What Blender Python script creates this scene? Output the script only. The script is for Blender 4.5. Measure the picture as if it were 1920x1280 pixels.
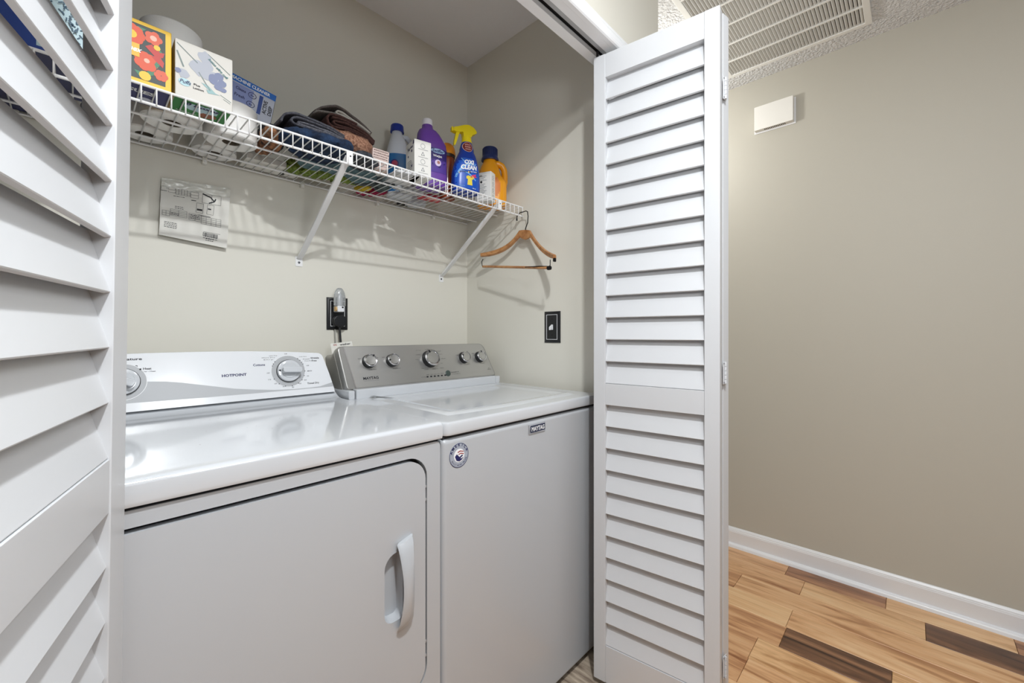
import bpy, bmesh, math, random
from mathutils import Vector, Matrix, noise
from mathutils.geometry import tessellate_polygon
S = bpy.context.scene
COL = S.collection
for o in list(bpy.data.objects): bpy.data.objects.remove(o)
R = math.radians
PI = math.pi

# ---------------------------------------------------------------- camera, light, exposure
YAW = R(46.3)
cam = bpy.data.cameras.new('camera'); camo = bpy.data.objects.new('camera', cam); COL.objects.link(camo)
camo.location = (0, 0, 1.13); camo.rotation_euler = (R(90), 0, -YAW)
cam.sensor_width = 36; cam.lens = 36 * 783 / 1920; cam.shift_y = -14.5 / 1920
cam.clip_start = 0.02
S.camera = camo
S.view_settings.view_transform = 'Standard'; S.view_settings.look = 'None'
S.view_settings.exposure = 0.28; S.view_settings.gamma = 1; S.view_settings.use_curve_mapping = False
W = bpy.data.worlds.new('world'); S.world = W; W.use_nodes = True
W.node_tree.nodes['Background'].inputs[0].default_value = (0.93, 0.96, 1.0, 1)
W.node_tree.nodes['Background'].inputs[1].default_value = 0.18

def area(name, loc, size, power, color, rot=(0, 0, 0), shape='DISK', size_y=None):
    l = bpy.data.lights.new(name, 'AREA'); l.shape = shape; l.size = size; l.energy = power; l.color = color
    if size_y: l.size_y = size_y
    o = bpy.data.objects.new(name, l); COL.objects.link(o); o.location = loc; o.rotation_euler = rot
    return o
def bulb(name, loc, r, power, color):
    l = bpy.data.lights.new(name, 'POINT'); l.energy = power; l.color = color; l.shadow_soft_size = r
    o = bpy.data.objects.new(name, l); COL.objects.link(o); o.location = loc
area('room_ceiling_light', (0.22, -0.12, 2.40), 0.08, 25, (0.95, 0.98, 1))
bulb('room_ceiling_bulb', (0.22, -0.12, 2.22), 0.05, 9, (0.95, 0.98, 1))
bulb('added_fill_bulb', (0.80, -0.15, 2.22), 0.10, 5, (0.95, 0.98, 1))  # added fill to brighten the left louvres, not a known fixture
bulb('hallway_end_bulb', (1.95, 1.00, 2.14), 0.05, 8.5, (1, 0.99, 0.96))
bulb('photographer_flash', (0.40, -0.30, 1.60), 0.14, 14, (0.95, 0.98, 1))

# ---------------------------------------------------------------- materials
MATS = {}
def srgb(c):
    return tuple((x / 12.92 if x <= 0.04045 else ((x + 0.055) / 1.055) ** 2.4) for x in [v / 255 for v in c])
def mat(name, rgb, rough=0.5, metal=0.0, bump=None, vary=None, trans=0, alpha=None, spec=None, coat=0, emit=None):
    if name in MATS: return MATS[name]
    m = bpy.data.materials.new(name); m.use_nodes = True
    nt = m.node_tree; N = nt.nodes; L = nt.links; b = N['Principled BSDF']
    c = srgb(rgb) + (1,)
    b.inputs['Base Color'].default_value = c
    b.inputs['Roughness'].default_value = rough; b.inputs['Metallic'].default_value = metal
    if trans: b.inputs['Transmission Weight'].default_value = trans
    if coat: b.inputs['Coat Weight'].default_value = coat; b.inputs['Coat Roughness'].default_value = 0.08
    if spec is not None: b.inputs['Specular IOR Level'].default_value = spec
    tc = None
    if bump or vary:
        tc = N.new('ShaderNodeTexCoord'); mp = N.new('ShaderNodeMapping')
        L.new(tc.outputs['Object'], mp.inputs[0])
    if vary:   # (scale xyz, rgb2, detail)
        mp.inputs['Scale'].default_value = vary[0]
        n = N.new('ShaderNodeTexNoise'); n.inputs['Scale'].default_value = 1; n.inputs['Detail'].default_value = vary[2]
        n.inputs['Roughness'].default_value = 0.6
        L.new(mp.outputs[0], n.inputs[0])
        r = N.new('ShaderNodeValToRGB'); r.color_ramp.elements[0].color = c; r.color_ramp.elements[1].color = srgb(vary[1]) + (1,)
        r.color_ramp.elements[0].position = 0.35; r.color_ramp.elements[1].position = 0.65
        L.new(n.outputs[0], r.inputs[0]); L.new(r.outputs[0], b.inputs['Base Color'])
    if bump:   # (scale, strength, distance)
        mp2 = N.new('ShaderNodeMapping'); L.new(tc.outputs['Object'], mp2.inputs[0])
        sc = bump[0] if isinstance(bump[0], tuple) else (bump[0],) * 3
        mp2.inputs['Scale'].default_value = sc
        n2 = N.new('ShaderNodeTexNoise'); n2.inputs['Scale'].default_value = 1; n2.inputs['Detail'].default_value = 3
        L.new(mp2.outputs[0], n2.inputs[0])
        bp = N.new('ShaderNodeBump'); bp.inputs['Strength'].default_value = bump[1]; bp.inputs['Distance'].default_value = bump[2]
        L.new(n2.outputs[0], bp.inputs['Height']); L.new(bp.outputs[0], b.inputs['Normal'])
    MATS[name] = m
    return m
def wood(name, c1, c2, c3, rough=0.35, sc=(11, 1.1, 11)):
    if name in MATS: return MATS[name]
    m = bpy.data.materials.new(name); m.use_nodes = True
    nt = m.node_tree; N = nt.nodes; L = nt.links; b = N['Principled BSDF']
    b.inputs['Roughness'].default_value = rough
    tc = N.new('ShaderNodeTexCoord'); oi = N.new('ShaderNodeObjectInfo')
    ad = N.new('ShaderNodeVectorMath'); ad.operation = 'ADD'
    mu = N.new('ShaderNodeVectorMath'); mu.operation = 'SCALE'; mu.inputs[3].default_value = 13.7
    L.new(oi.outputs['Location'], mu.inputs[0]); L.new(tc.outputs['Object'], ad.inputs[0]); L.new(mu.outputs[0], ad.inputs[1])
    mp = N.new('ShaderNodeMapping'); mp.inputs['Scale'].default_value = sc; L.new(ad.outputs[0], mp.inputs[0])
    n = N.new('ShaderNodeTexNoise'); n.inputs['Scale'].default_value = 1.6; n.inputs['Detail'].default_value = 6
    n.inputs['Roughness'].default_value = 0.62; n.inputs['Distortion'].default_value = 1.1
    L.new(mp.outputs[0], n.inputs[0])
    r = N.new('ShaderNodeValToRGB'); e = r.color_ramp.elements
    e[0].color = srgb(c1) + (1,); e[0].position = 0.33; e[1].color = srgb(c3) + (1,); e[1].position = 0.68
    k = e.new(0.5); k.color = srgb(c2) + (1,)
    L.new(n.outputs[0], r.inputs[0])
    mp2 = N.new('ShaderNodeMapping'); mp2.inputs['Scale'].default_value = (sc[0] * 9, sc[1] * 3, sc[2] * 9); L.new(ad.outputs[0], mp2.inputs[0])
    n2 = N.new('ShaderNodeTexNoise'); n2.inputs['Scale'].default_value = 1; n2.inputs['Detail'].default_value = 4; L.new(mp2.outputs[0], n2.inputs[0])
    mx = N.new('ShaderNodeMix'); mx.data_type = 'RGBA'; mx.blend_type = 'MULTIPLY'; mx.inputs[0].default_value = 0.22
    L.new(r.outputs[0], mx.inputs[6]); L.new(n2.outputs[0], mx.inputs[7]); L.new(mx.outputs[2], b.inputs['Base Color'])
    MATS[name] = m
    return m

M_wall = mat('wall_paint', (223, 220, 209), 0.55, bump=(180, 0.06, 0.002))
M_white = mat('white_enamel_paint', (202, 204, 207), 0.35, bump=(60, 0.03, 0.001))
M_trim = mat('white_trim', (235, 236, 238), 0.3)
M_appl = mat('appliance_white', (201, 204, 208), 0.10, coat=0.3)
M_appl_shade = mat('appliance_white_shaded', (181, 184, 188), 0.28, coat=0.2)  # same enamel as the tops, with the shade of the fronts put into the colour
M_ceil = mat('ceiling_texture', (240, 241, 242), 0.9, bump=(95, 1.0, 0.02))
M_ceil2 = mat('closet_ceiling', (236, 238, 242), 0.9, bump=(140, 0.25, 0.004))
M_black = mat('black_plastic', (22, 23, 26), 0.35)
M_dark = mat('dark_gap', (38, 38, 40), 0.8)
M_duct = mat('duct_dark', (62, 60, 56), 0.9)
M_ink = mat('black_print', (28, 28, 34), 0.6)
M_inkg = mat('grey_print', (120, 122, 128), 0.6)
M_navy = mat('navy_print', (28, 30, 86), 0.5)
M_wire = mat('white_vinyl_wire', (238, 238, 238), 0.3)
M_steel = mat('brushed_steel', (188, 187, 184), 0.34, 0.85, bump=((3, 300, 300), 0.10, 0.0006))
M_frame = mat('satin_silver_plastic', (158, 157, 154), 0.3, 0.6)
M_chrome = mat('chrome', (215, 215, 218), 0.12, 1.0)
M_greycap = mat('grey_end_cap', (150, 148, 142), 0.4, 0.3)
M_lgrey = mat('light_grey_print', (178, 180, 183), 0.35)
M_paper = mat('paper', (226, 224, 217), 0.7)
M_tissue = mat('tissue_paper', (240, 239, 236), 0.9, bump=(300, 0.3, 0.002))
M_card = mat('grey_cardboard', (120, 112, 100), 0.8)
M_grille = mat('grille_metal', (236, 236, 232), 0.4)
M_hook = mat('blackened_steel', (36, 36, 38), 0.35, 0.6)

# ---------------------------------------------------------------- object helpers
WP = {}
def new_obj(name, me, parent=None, m=None, smooth=False):
    if m is not None and not me.materials: me.materials.append(m)
    o = bpy.data.objects.new(name, me); COL.objects.link(o)
    if parent is not None:
        o.parent = parent
        if parent.name in WP and WP[parent.name] is not None:
            if not me.get('_sh'):
                me.transform(Matrix.Translation(-WP[parent.name])); me['_sh'] = 1
            WP[o.name] = Vector((0, 0, 0)) + WP[parent.name]
    if smooth:
        for p in me.polygons: p.use_smooth = True
        if smooth != 'all': o.modifiers.new('wn', 'WEIGHTED_NORMAL').keep_sharp = True
        if smooth != 'all':
            try: me.set_sharp_from_angle(angle=R(38))
            except Exception: pass
    return o
def thing(name, label, cat, loc=(0, 0, 0), rot=(0, 0, 0), group=None, world=False):
    o = bpy.data.objects.new(name, None); COL.objects.link(o); o.empty_display_size = 0.05
    o.location = loc; o.rotation_euler = rot
    o['label'] = label; o['category'] = cat
    if group: o['group'] = group
    if world: WP[o.name] = Vector(loc)
    return o
def tag(o, label, cat, group=None):
    o['label'] = label; o['category'] = cat
    if group: o['group'] = group
    return o
def structure(o, label=None):
    o['kind'] = 'structure'
    if label: o['label'] = label
    return o
def bm_mesh(name, bm):
    me = bpy.data.meshes.new(name); bmesh.ops.recalc_face_normals(bm, faces=bm.faces[:]); bm.to_mesh(me); bm.free(); return me
def add_box(bm, a, b, bevel=0.0, seg=2, M=None):
    a = Vector(a); b = Vector(b)
    r = bmesh.ops.create_cube(bm, size=1.0); vs = r['verts']
    c = (a + b) / 2; s = b - a
    for v in vs: v.co = Vector((v.co.x * s.x, v.co.y * s.y, v.co.z * s.z)) + c
    if bevel > 0:
        es = list({e for v in vs for e in v.link_edges})
        rr = bmesh.ops.bevel(bm, geom=es, offset=min(bevel, min(abs(x) for x in s) * 0.49), segments=seg, affect='EDGES', profile=0.5)
        vs = list({v for f in rr['faces'] for v in f.verts} | {v for v in vs if v.is_valid})
    if M is not None: bmesh.ops.transform(bm, matrix=M, verts=vs)
    return vs
def box(name, parent, a, b, m, bevel=0.0, seg=2, M=None):
    bm = bmesh.new(); add_box(bm, a, b, bevel, seg, M)
    return new_obj(name, bm_mesh(name, bm), parent, m, smooth=bevel > 0)
def add_lathe(bm, prof, seg=24, sx=1, sy=1, c=(0, 0, 0), M=None):
    rings = []; vs = []
    for r, z in prof:
        ring = []
        for i in range(seg):
            t = 2 * PI * i / seg
            v = bm.verts.new((c[0] + r * sx * math.cos(t), c[1] + r * sy * math.sin(t), c[2] + z)); ring.append(v)
        rings.append(ring); vs += ring
    for a, b in zip(rings, rings[1:]):
        for i in range(seg):
            bm.faces.new((a[i], a[(i + 1) % seg], b[(i + 1) % seg], b[i]))
    bm.faces.new(rings[0][::-1]); bm.faces.new(rings[-1])
    if M is not None: bmesh.ops.transform(bm, matrix=M, verts=vs)
    return vs
def lathe(name, parent, prof, m, seg=24, sx=1, sy=1, c=(0, 0, 0), M=None):
    bm = bmesh.new(); add_lathe(bm, prof, seg, sx, sy, c, M)
    return new_obj(name, bm_mesh(name, bm), parent, m, smooth=True)
def add_tube(bm, pts, r, seg=8, flat=None):
    pts = [Vector(p) for p in pts]; rings = []
    up = Vector((0, 0, 1))
    d0 = (pts[1] - pts[0]).normalized()
    if abs(d0.dot(up)) > 0.9: up = Vector((1, 0, 0))
    n = (up - d0 * up.dot(d0)).normalized()
    for i, p in enumerate(pts):
        if i == 0: d = pts[1] - p
        elif i == len(pts) - 1: d = p - pts[i - 1]
        else: d = (pts[i + 1] - p).normalized() + (p - pts[i - 1]).normalized()
        d.normalize(); n = (n - d * n.dot(d)).normalized(); bb = d.cross(n)
        rr = r[i] if isinstance(r, (list, tuple)) else r
        rings.append([bm.verts.new(p + (n * math.cos(2 * PI * k / seg) + bb * math.sin(2 * PI * k / seg)) * rr) for k in range(seg)])
    for a, b in zip(rings, rings[1:]):
        for i in range(seg): bm.faces.new((a[i], a[(i + 1) % seg], b[(i + 1) % seg], b[i]))
    bm.faces.new(rings[0][::-1]); bm.faces.new(rings[-1])
def tube(name, parent, pts, r, m, seg=8):
    bm = bmesh.new(); add_tube(bm, pts, r, seg)
    return new_obj(name, bm_mesh(name, bm), parent, m, smooth=True)
def rrect(x0, y0, x1, y1, r, n=6):
    if not isinstance(r, (list, tuple)): r = (r,) * 4
    out = []
    for (cx, cy, a0, rr) in ((x1 - r[0], y0 + r[0], -90, r[0]), (x1 - r[1], y1 - r[1], 0, r[1]), (x0 + r[2], y1 - r[2], 90, r[2]), (x0 + r[3], y0 + r[3], 180, r[3])):
        for i in range(n + 1):
            t = R(a0 + 90 * i / n); out.append((cx + rr * math.cos(t), cy + rr * math.sin(t)))
    return out
def add_prism(bm, loops, n0, n1, M):
    """loops: outer + holes of 2D points; extruded n0..n1 along the local z; M maps local to target."""
    L3 = [[Vector((p[0], p[1], 0)) for p in lp] for lp in loops]
    tris = tessellate_polygon(L3)
    flat = [p for lp in L3 for p in lp]
    A = [bm.verts.new(M @ Vector((p.x, p.y, n0))) for p in flat]
    if n1 == n0:
        for t in tris:
            try: bm.faces.new([A[i] for i in t])
            except ValueError: pass
        return
    B = [bm.verts.new(M @ Vector((p.x, p.y, n1))) for p in flat]
    for t in tris:
        try: bm.faces.new([A[i] for i in t]); bm.faces.new([B[i] for i in reversed(t)])
        except ValueError: pass
    k = 0
    for lp in L3:
        n = len(lp)
        for i in range(n):
            j = (i + 1) % n
            bm.faces.new((A[k + i], A[k + j], B[k + j], B[k + i]))
        k += n
def prism(name, parent, loops, n0, n1, m, M=Matrix(), smooth=True, bevel=0):
    bm = bmesh.new(); add_prism(bm, loops, n0, n1, M)
    if bevel:
        bmesh.ops.recalc_face_normals(bm, faces=bm.faces[:])
        bmesh.ops.dissolve_limit(bm, angle_limit=R(1), verts=bm.verts[:], edges=bm.edges[:])
        es = [e for e in bm.edges if len(e.link_faces) == 2 and e.calc_face_angle(0) > R(60)]
        bmesh.ops.bevel(bm, geom=es, offset=bevel, segments=2, affect='EDGES', profile=0.5)
    return new_obj(name, bm_mesh(name, bm), parent, m, smooth=smooth)
def basis(o, right, up):
    r = Vector(right).normalized(); u = Vector(up).normalized(); n = r.cross(u).normalized(); u = n.cross(r)
    return Matrix(((r.x, u.x, n.x, o[0]), (r.y, u.y, n.y, o[1]), (r.z, u.z, n.z, o[2]), (0, 0, 0, 1)))
def XZ(y, x=0, z=0):      # plane facing -Y : local x->X, local y->Z, local z->-Y
    return basis((x, y, z), (1, 0, 0), (0, 0, 1))
_tc = {}
def text_me(s, bold=0.0):
    cu = bpy.data.curves.new('lettering', 'FONT'); cu.body = s; cu.size = 1; cu.resolution_u = 2; cu.offset = bold
    cu.extrude = 0.0; cu.align_x = 'LEFT'
    o = bpy.data.objects.new('t', cu); COL.objects.link(o)
    dg = bpy.context.evaluated_depsgraph_get(); dg.update()
    me = bpy.data.meshes.new_from_object(o.evaluated_get(dg)); bpy.data.objects.remove(o)
    xs = [v.co.x for v in me.vertices]; ys = [v.co.y for v in me.vertices]
    return me, min(xs), max(xs), min(ys), max(ys)
def text(s, parent, M, x, y, w, h, m, name='lettering', bold=0.02, lift=0.0004, shear=0, center=False, rot=0):
    me, x0, x1, y0, y1 = text_me(s, bold)
    sx = w / (x1 - x0) if w else h / (y1 - y0); sy = h / (y1 - y0) if h else sx
    if not w: w = (x1 - x0) * sx
    ox = -w / 2 if center else 0
    Rm = Matrix.Rotation(rot, 4, 'Z')
    for v in me.vertices:
        px = (v.co.x - x0) * sx + ox; py = (v.co.y - y0) * sy; px += py * shear
        p = Rm @ Vector((px, py, 0)); v.co = M @ Vector((x + p.x, y + p.y, lift))
    return new_obj(name, me, parent, m)
def ngon(cx, cy, r, n=20, ry=None, a0=0): return [(cx + r * math.cos(a0 + 2 * PI * i / n), cy + (ry or r) * math.sin(a0 + 2 * PI * i / n)) for i in range(n)]
def multi_decal(name, parent, M, polys, m, lift=0.0004):
    bm = bmesh.new()
    for i, p in enumerate(polys): add_prism(bm, [p], lift + 0.00003 * i, lift + 0.00003 * i, M)
    return new_obj(name, bm_mesh(name, bm), parent, m)
def each_decal(name, parent, M, polys, m, lift=0.0004):
    for i, p in enumerate(polys): multi_decal(name, parent, M, [p], m, lift + 0.00003 * i)
def rect(x0, y0, x1, y1): return [(x0, y0), (x1, y0), (x1, y1), (x0, y1)]
def seg_poly(x0, y0, x1, y1, w):
    d = Vector((x1 - x0, y1 - y0)); d.normalize(); n = Vector((-d.y, d.x)) * w / 2
    return [(x0 + n.x, y0 + n.y), (x0 - n.x, y0 - n.y), (x1 - n.x, y1 - n.y), (x1 + n.x, y1 + n.y)]

# ================================================================= SETTING
CX, CY, ZC, HX = 1.3338, 1.580, 2.44, 2.433        # closet right wall, closet back wall, ceiling, hall wall
LX = -0.30
def slab(name, parts, m, label, bevel=0):
    bm = bmesh.new()
    for a, b in parts: add_box(bm, a, b, bevel)
    return structure(new_obj(name, bm_mesh(name, bm), None, m), label)
slab('wall_back', [((LX - 0.1, CY, 0), (CX, CY + 0.1, ZC))], M_wall, 'beige back wall of the laundry closet')
slab('wall_right', [((CX, 0.80, 0), (1.52, CY + 0.1, ZC)), ((1.385, 0.69, 0), (1.52, 0.80, ZC))], M_wall, 'beige side wall at the right of the laundry closet')
slab('wall_left', [((LX - 0.1, 0.80, 0), (LX, CY, ZC))], M_wall, 'beige side wall at the left of the laundry closet')
slab('wall_front', [((-1.7, 0.69, 0), (-0.32, 0.765, ZC)), ((-0.32, 0.69, 2.058), (1.385, 0.765, ZC))], M_wall, 'beige wall above and beside the closet opening')
slab('wall_hall', [((HX, -1.7, 0), (HX + 0.1, 3.2, ZC))], mat('wall_paint_shaded', (192, 188, 176), 0.55, bump=(180, 0.06, 0.002)), 'long beige hallway wall at the right')  # same paint as the closet, darkened in colour for the dimmer light here
slab('wall_far', [((1.52, 3.1, 0), (HX, 3.2, ZC))], M_wall, 'beige wall at the end of the hallway')
slab('ceiling', [((-1.7, -1.7, ZC), (HX + 0.1, 0.765, ZC + 0.08)), ((1.42, 0.765, ZC), (HX + 0.1, 3.2, ZC + 0.08))], M_ceil, 'white textured hallway ceiling')
o = slab('ceiling', [((LX - 0.1, 0.765, ZC), (1.42, CY + 0.1, ZC + 0.08))], M_ceil2, 'smooth white closet ceiling')

# floor with planks
fl = slab('floor', [((-1.7, -1.7, -0.05), (HX + 0.1, 3.2, -0.012))], mat('floor_joint', (70, 45, 28), 0.8), 'oak plank floor')
oak = [wood('oak_honey', (166, 112, 70), (226, 176, 128), (244, 204, 158)),
       wood('oak_light', (184, 132, 84), (234, 188, 138), (248, 212, 166)),
       wood('oak_tan', (152, 98, 62), (212, 160, 114), (236, 192, 146)),
       wood('oak_brown', (118, 78, 52), (170, 120, 84), (204, 154, 112)),
       wood('oak_dark', (66, 44, 32), (120, 84, 60), (168, 124, 90))]
rng = random.Random(5)
PW = 0.1362; X1 = 2.3025
known = {0: [(-0.9, -0.275, 3), (-0.275, 0.076, 1), (0.076, 0.429, 3), (0.429, 1.05, 0)],
         1: [(-1.2, -0.45, 2), (-0.45, -0.04, 0), (-0.04, 0.350, 1), (0.350, 0.95, 0)],
         2: [(-1.3, -0.70, 1), (-0.70, -0.04, 4), (-0.04, 0.574, 0), (0.574, 1.2, 2)],
         3: [(-1.1, -0.52, 2), (-0.52, 0.35, 0), (0.35, 0.9, 1)],
         4: [(-1.2, -0.50, 1), (-0.50, 0.0455, 1), (0.0455, 0.346, 4), (0.346, 0.9, 2)],
         5: [(-1.0, -0.3, 0), (-0.3, 0.412, 1), (0.412, 0.93, 2)],
         6: [(-1.0, -0.1, 1), (-0.1, 0.41, 0), (0.41, 1.0, 2)]}
# two rows swapped so the dark plank lies one row in from the wall
known[1], known[2] = [(-1.2, -0.62, 2), (-0.62, -0.040, 4), (-0.040, 0.350, 1), (0.350, 0.95, 0)], [(-1.3, -0.78, 1), (-0.78, 0.574, 0), (0.574, 1.2, 2)]
def plank(x0, x1, y0, y1, k):
    bm = bmesh.new(); g = 0.0006
    cx, cy = (x0 + x1) / 2, (y0 + y1) / 2
    add_box(bm, (x0 + g - cx, y0 + g - cy, -0.012), (x1 - g - cx, y1 - g - cy, 0), 0.0010, 1)
    o = new_obj('plank', bm_mesh('plank', bm), fl, oak[k]); o.location = (cx, cy, 0)
row = -1
while True:
    x0 = X1 - PW * row; xa = x0 - 0 if row >= 0 else HX
    hi = min(X1 + PW * (0 - row), HX); lo = X1 - PW * (row + 1) if row >= 0 else X1
    hi = HX if row < 0 else X1 - PW * row
    if row < 0: lo = X1 + 0.0; hi = HX
    if hi < -1.0: break
    sp = known.get(row + 1 if row >= 0 else 0)
    segs = list(sp) if sp else []
    y = segs[-1][1] if segs else -1.6
    segs2 = []
    while y < (3.1 if lo > 1.52 else 0.74):
        l = rng.uniform(0.45, 1.1); e = min(y + l, 3.1 if lo > 1.52 else 0.74)
        segs2.append((y, e, rng.choice([0, 0, 1, 1, 2, 3]))); y = e
    for (a, b, k) in segs + segs2:
        b = min(b, 3.1) if lo >= 1.38 else min(b, 0.685)
        if b - a < 0.03: continue
        plank(lo, hi, a, b, k)
    row += 1
slab('floor', [((LX - 0.1, 0.686, -0.012), (CX, CY, 0.0))],
     mat('closet_vinyl', (120, 104, 90), 0.6, vary=((60, 9, 10), (196, 180, 160), 6)), 'worn greyish wood-look floor inside the closet')

# baseboards, casing, jambs
def profile_run(name, prof, axis, a, b, m, label):
    """prof: list of (out, z) from wall; axis 'Y' on hall wall (out = -X)"""
    bm = bmesh.new(); A = []; B = []
    for (d, z) in prof:
        if axis == 'Y':
            A.append(bm.verts.new((HX - d, a, z))); B.append(bm.verts.new((HX - d, b, z)))
        else:
            A.append(bm.verts.new((a, 0.69 - d, z))); B.append(bm.verts.new((b, 0.69 - d, z)))
    n = len(prof)
    for i in range(n): bm.faces.new((A[i], A[(i + 1) % n], B[(i + 1) % n], B[i]))
    bm.faces.new(A[::-1]); bm.faces.new(B)
    return structure(new_obj(name, bm_mesh(name, bm), None, m, smooth=(name == 'trim_1')), label)
profile_run('baseboard_right', [(0, 0.012), (0.014, 0.012), (0.014, 0.076), (0.0125, 0.080), (0.012, 0.0835), (0.0095, 0.0855), (0.0095, 0.089), (0.007, 0.092), (0.0045, 0.096), (0, 0.098)], 'Y', -1.7, 3.1, M_trim, 'white moulded baseboard along the hallway wall')
q = [(0, 0.0)] + [(0.014 + 0.018 * math.sin(t), 0.020 * math.cos(t)) for t in (PI / 2, PI / 3, PI / 4, PI / 6, 0)] + [(0, 0.02)]
profile_run('trim_1', q, 'Y', -1.7, 3.1, M_trim, 'white quarter-round strip at the foot of the baseboard')
# head casing profile (out from wall_front, z)
profile_run('trim_2', [(0, 2.040), (0.013, 2.040), (0.017, 2.043), (0.019, 2.048), (0.018, 2.068), (0.0145, 2.0705), (0.0165, 2.074), (0.015, 2.080), (0.011, 2.082), (0.012, 2.087), (0.009, 2.0925), (0, 2.094)], 'X', -0.33, 1.39, M_trim, 'white moulded casing over the closet opening')
slab('trim_3', [((-0.26, 0.6902, 2.040), (CX, 0.7135, 2.058)), ((-0.26, 0.7485, 2.040), (CX, 0.7790, 2.058)), ((-0.26, 0.7135, 2.052), (CX, 0.7485, 2.058))], M_trim, 'white head jamb board of the closet opening')
slab('trim_4', [((CX, 0.676, 0), (1.385, 0.80, 2.058))], M_trim, 'white right jamb of the closet opening')
slab('trim_5', [((LX, 0.676, 0), (-0.262, 0.80, 2.058))], M_trim, 'white left jamb of the closet opening')
# door track in the head jamb
tr = thing('door_track', 'grey metal bifold track set in the head jamb of the closet opening', 'track', (0.5, 0.73, 2.041), world=True)
M_track = mat('grey_metal_track', (176, 177, 180), 0.45, 0.5)
bm = bmesh.new()
for a, b in (((-0.255, 0.7140, 2.0405), (CX - 0.004, 0.7265, 2.0425)), ((-0.255, 0.7375, 2.0405), (CX - 0.004, 0.7480, 2.0425)),
             ((-0.255, 0.7140, 2.0425), (CX - 0.004, 0.7155, 2.0515)), ((-0.255, 0.7465, 2.0425), (CX - 0.004, 0.7480, 2.0515))):
    add_box(bm, a, b)
new_obj('channel', bm_mesh('channel', bm), tr, M_track)
box('slot', tr, (-0.255, 0.7155, 2.0500), (CX - 0.004, 0.7465, 2.0515), M_dark)

# ================================================================= BIFOLD LOUVRE DOORS
DT = 0.033
ZB, ZT = 0.022, 2.020
def slat_mesh(w):
    bm = bmesh.new()
    P = [(-0.0045, 0.0), (-0.0040, 0.0012), (-0.0250, 0.0745), (-0.0265, 0.0752), (-0.0308, 0.0737), (-0.0100, -0.0014)]
    A = [bm.verts.new((0, y, z)) for y, z in P]; B = [bm.verts.new((w, y, z)) for y, z in P]
    n = len(P)
    for i in range(n): bm.faces.new((A[i], A[(i + 1) % n], B[(i + 1) % n], B[i]))
    bm.faces.new(A[::-1]); bm.faces.new(B)
    me = bm_mesh('slat', bm); me.materials.append(M_white); return me
MIDT, MIDB = 0.9730, 0.9045
BOTT = 0.1400
PIT = 0.0695
def panel(parent, org, xdir, wid, s0, s1):
    """local x along xdir from org, local y toward the viewer; s0/s1 stile widths at x=0 / x=wid"""
    x = Vector((xdir[0], xdir[1], 0)).normalized(); y = Vector((0, 0, 1)).cross(x)
    M = Matrix(((x.x, y.x, 0, org[0]), (x.y, y.y, 0, org[1]), (0, 0, 1, 0), (0, 0, 0, 1)))
    def part(name, a, b, bev=0.0022):
        bm = bmesh.new(); add_box(bm, a, b, bev, 2)
        o = new_obj(name, bm_mesh(name, bm), parent, M_white, smooth=True); o.matrix_local = M; return o
    part('stile', (0, -DT, ZB), (s0, 0, ZT)); part('stile', (wid - s1, -DT, ZB), (wid, 0, ZT))
    part('rail', (s0, -DT + 0.002, 1.9455), (wid - s1, -0.002, ZT), 0.001)
    part('rail', (s0, -DT + 0.002, MIDB), (wid - s1, -0.002, MIDT - 0.001), 0.001)
    part('rail', (s0, -DT + 0.002, ZB), (wid - s1, -0.002, BOTT - 0.001), 0.001)
    sm = slat_mesh(wid - s0 - s1)
    zs = [MIDT + PIT * i for i in range(14)] + [BOTT + 0.0005 + PIT * i for i in range(11)]
    for z in zs:
        o = new_obj('slat', sm, parent); o.matrix_local = M @ Matrix.Translation((s0, 0, z))
    return M
def hinge(parent, p, z, ang):
    """painted leaf hinge on the folded edge"""
    M = Matrix.Translation((p[0], p[1], z)) @ Matrix.Rotation(ang, 4, 'Z')
    bm = bmesh.new()
    add_box(bm, (-0.010, -0.0015, -0.031), (0.010, 0.0, 0.031), 0.0006, 1, M)
    h = new_obj('hinge', bm_mesh('hinge', bm), parent, M_white)
    bm = bmesh.new()
    for k in range(5):
        add_lathe(bm, [(0.0, -0.0055), (0.0026, -0.0055), (0.0030, -0.0048), (0.0030, 0.0048), (0.0026, 0.0055), (0, 0.0055)], 10, c=(0, -0.0035, -0.024 + 0.012 * k), M=M)
    new_obj('knuckle', bm_mesh('knuckle', bm), h, M_white, smooth=True)
    bm = bmesh.new()
    for sx in (-0.006, 0.006):
        for sz in (-0.026, 0.026):
            add_lathe(bm, [(0.0, 0), (0.0022, 0), (0.0018, 0.0009), (0, 0.0012)], 10, M=M @ Matrix.Translation((sx, -0.0015, sz)) @ Matrix.Rotation(R(90), 4, 'X'))
    new_obj('screw', bm_mesh('screw', bm), h, mat('painted_screw', (120, 120, 124), 0.5, 0.4), smooth=True)
# left pair, leaning slightly
dL = bpy.data.objects.new('door_1', None); COL.objects.link(dL); structure(dL, 'left pair of white louvred bifold panels, folded, close to the viewer')
pv = Vector((0.03, 0.70, 1.13)); ax = Vector((math.sin(YAW), math.cos(YAW), 0))
dL.matrix_world = Matrix.Translation(pv) @ Matrix.Rotation(0.0155, 4, ax) @ Matrix.Translation(-pv)
panel(dL, (0.0502, 0.7815), (-0.2823, -0.9593), 0.372, 0.058, 0.040)
e0 = Vector((-0.086, 0.430)); dd = Vector((-0.173, 0.329)).normalized()
fp = e0 + dd * 0.372
panel(dL, (fp.x, fp.y), (-dd.x, -dd.y), 0.372, 0.040, 0.040)
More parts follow.
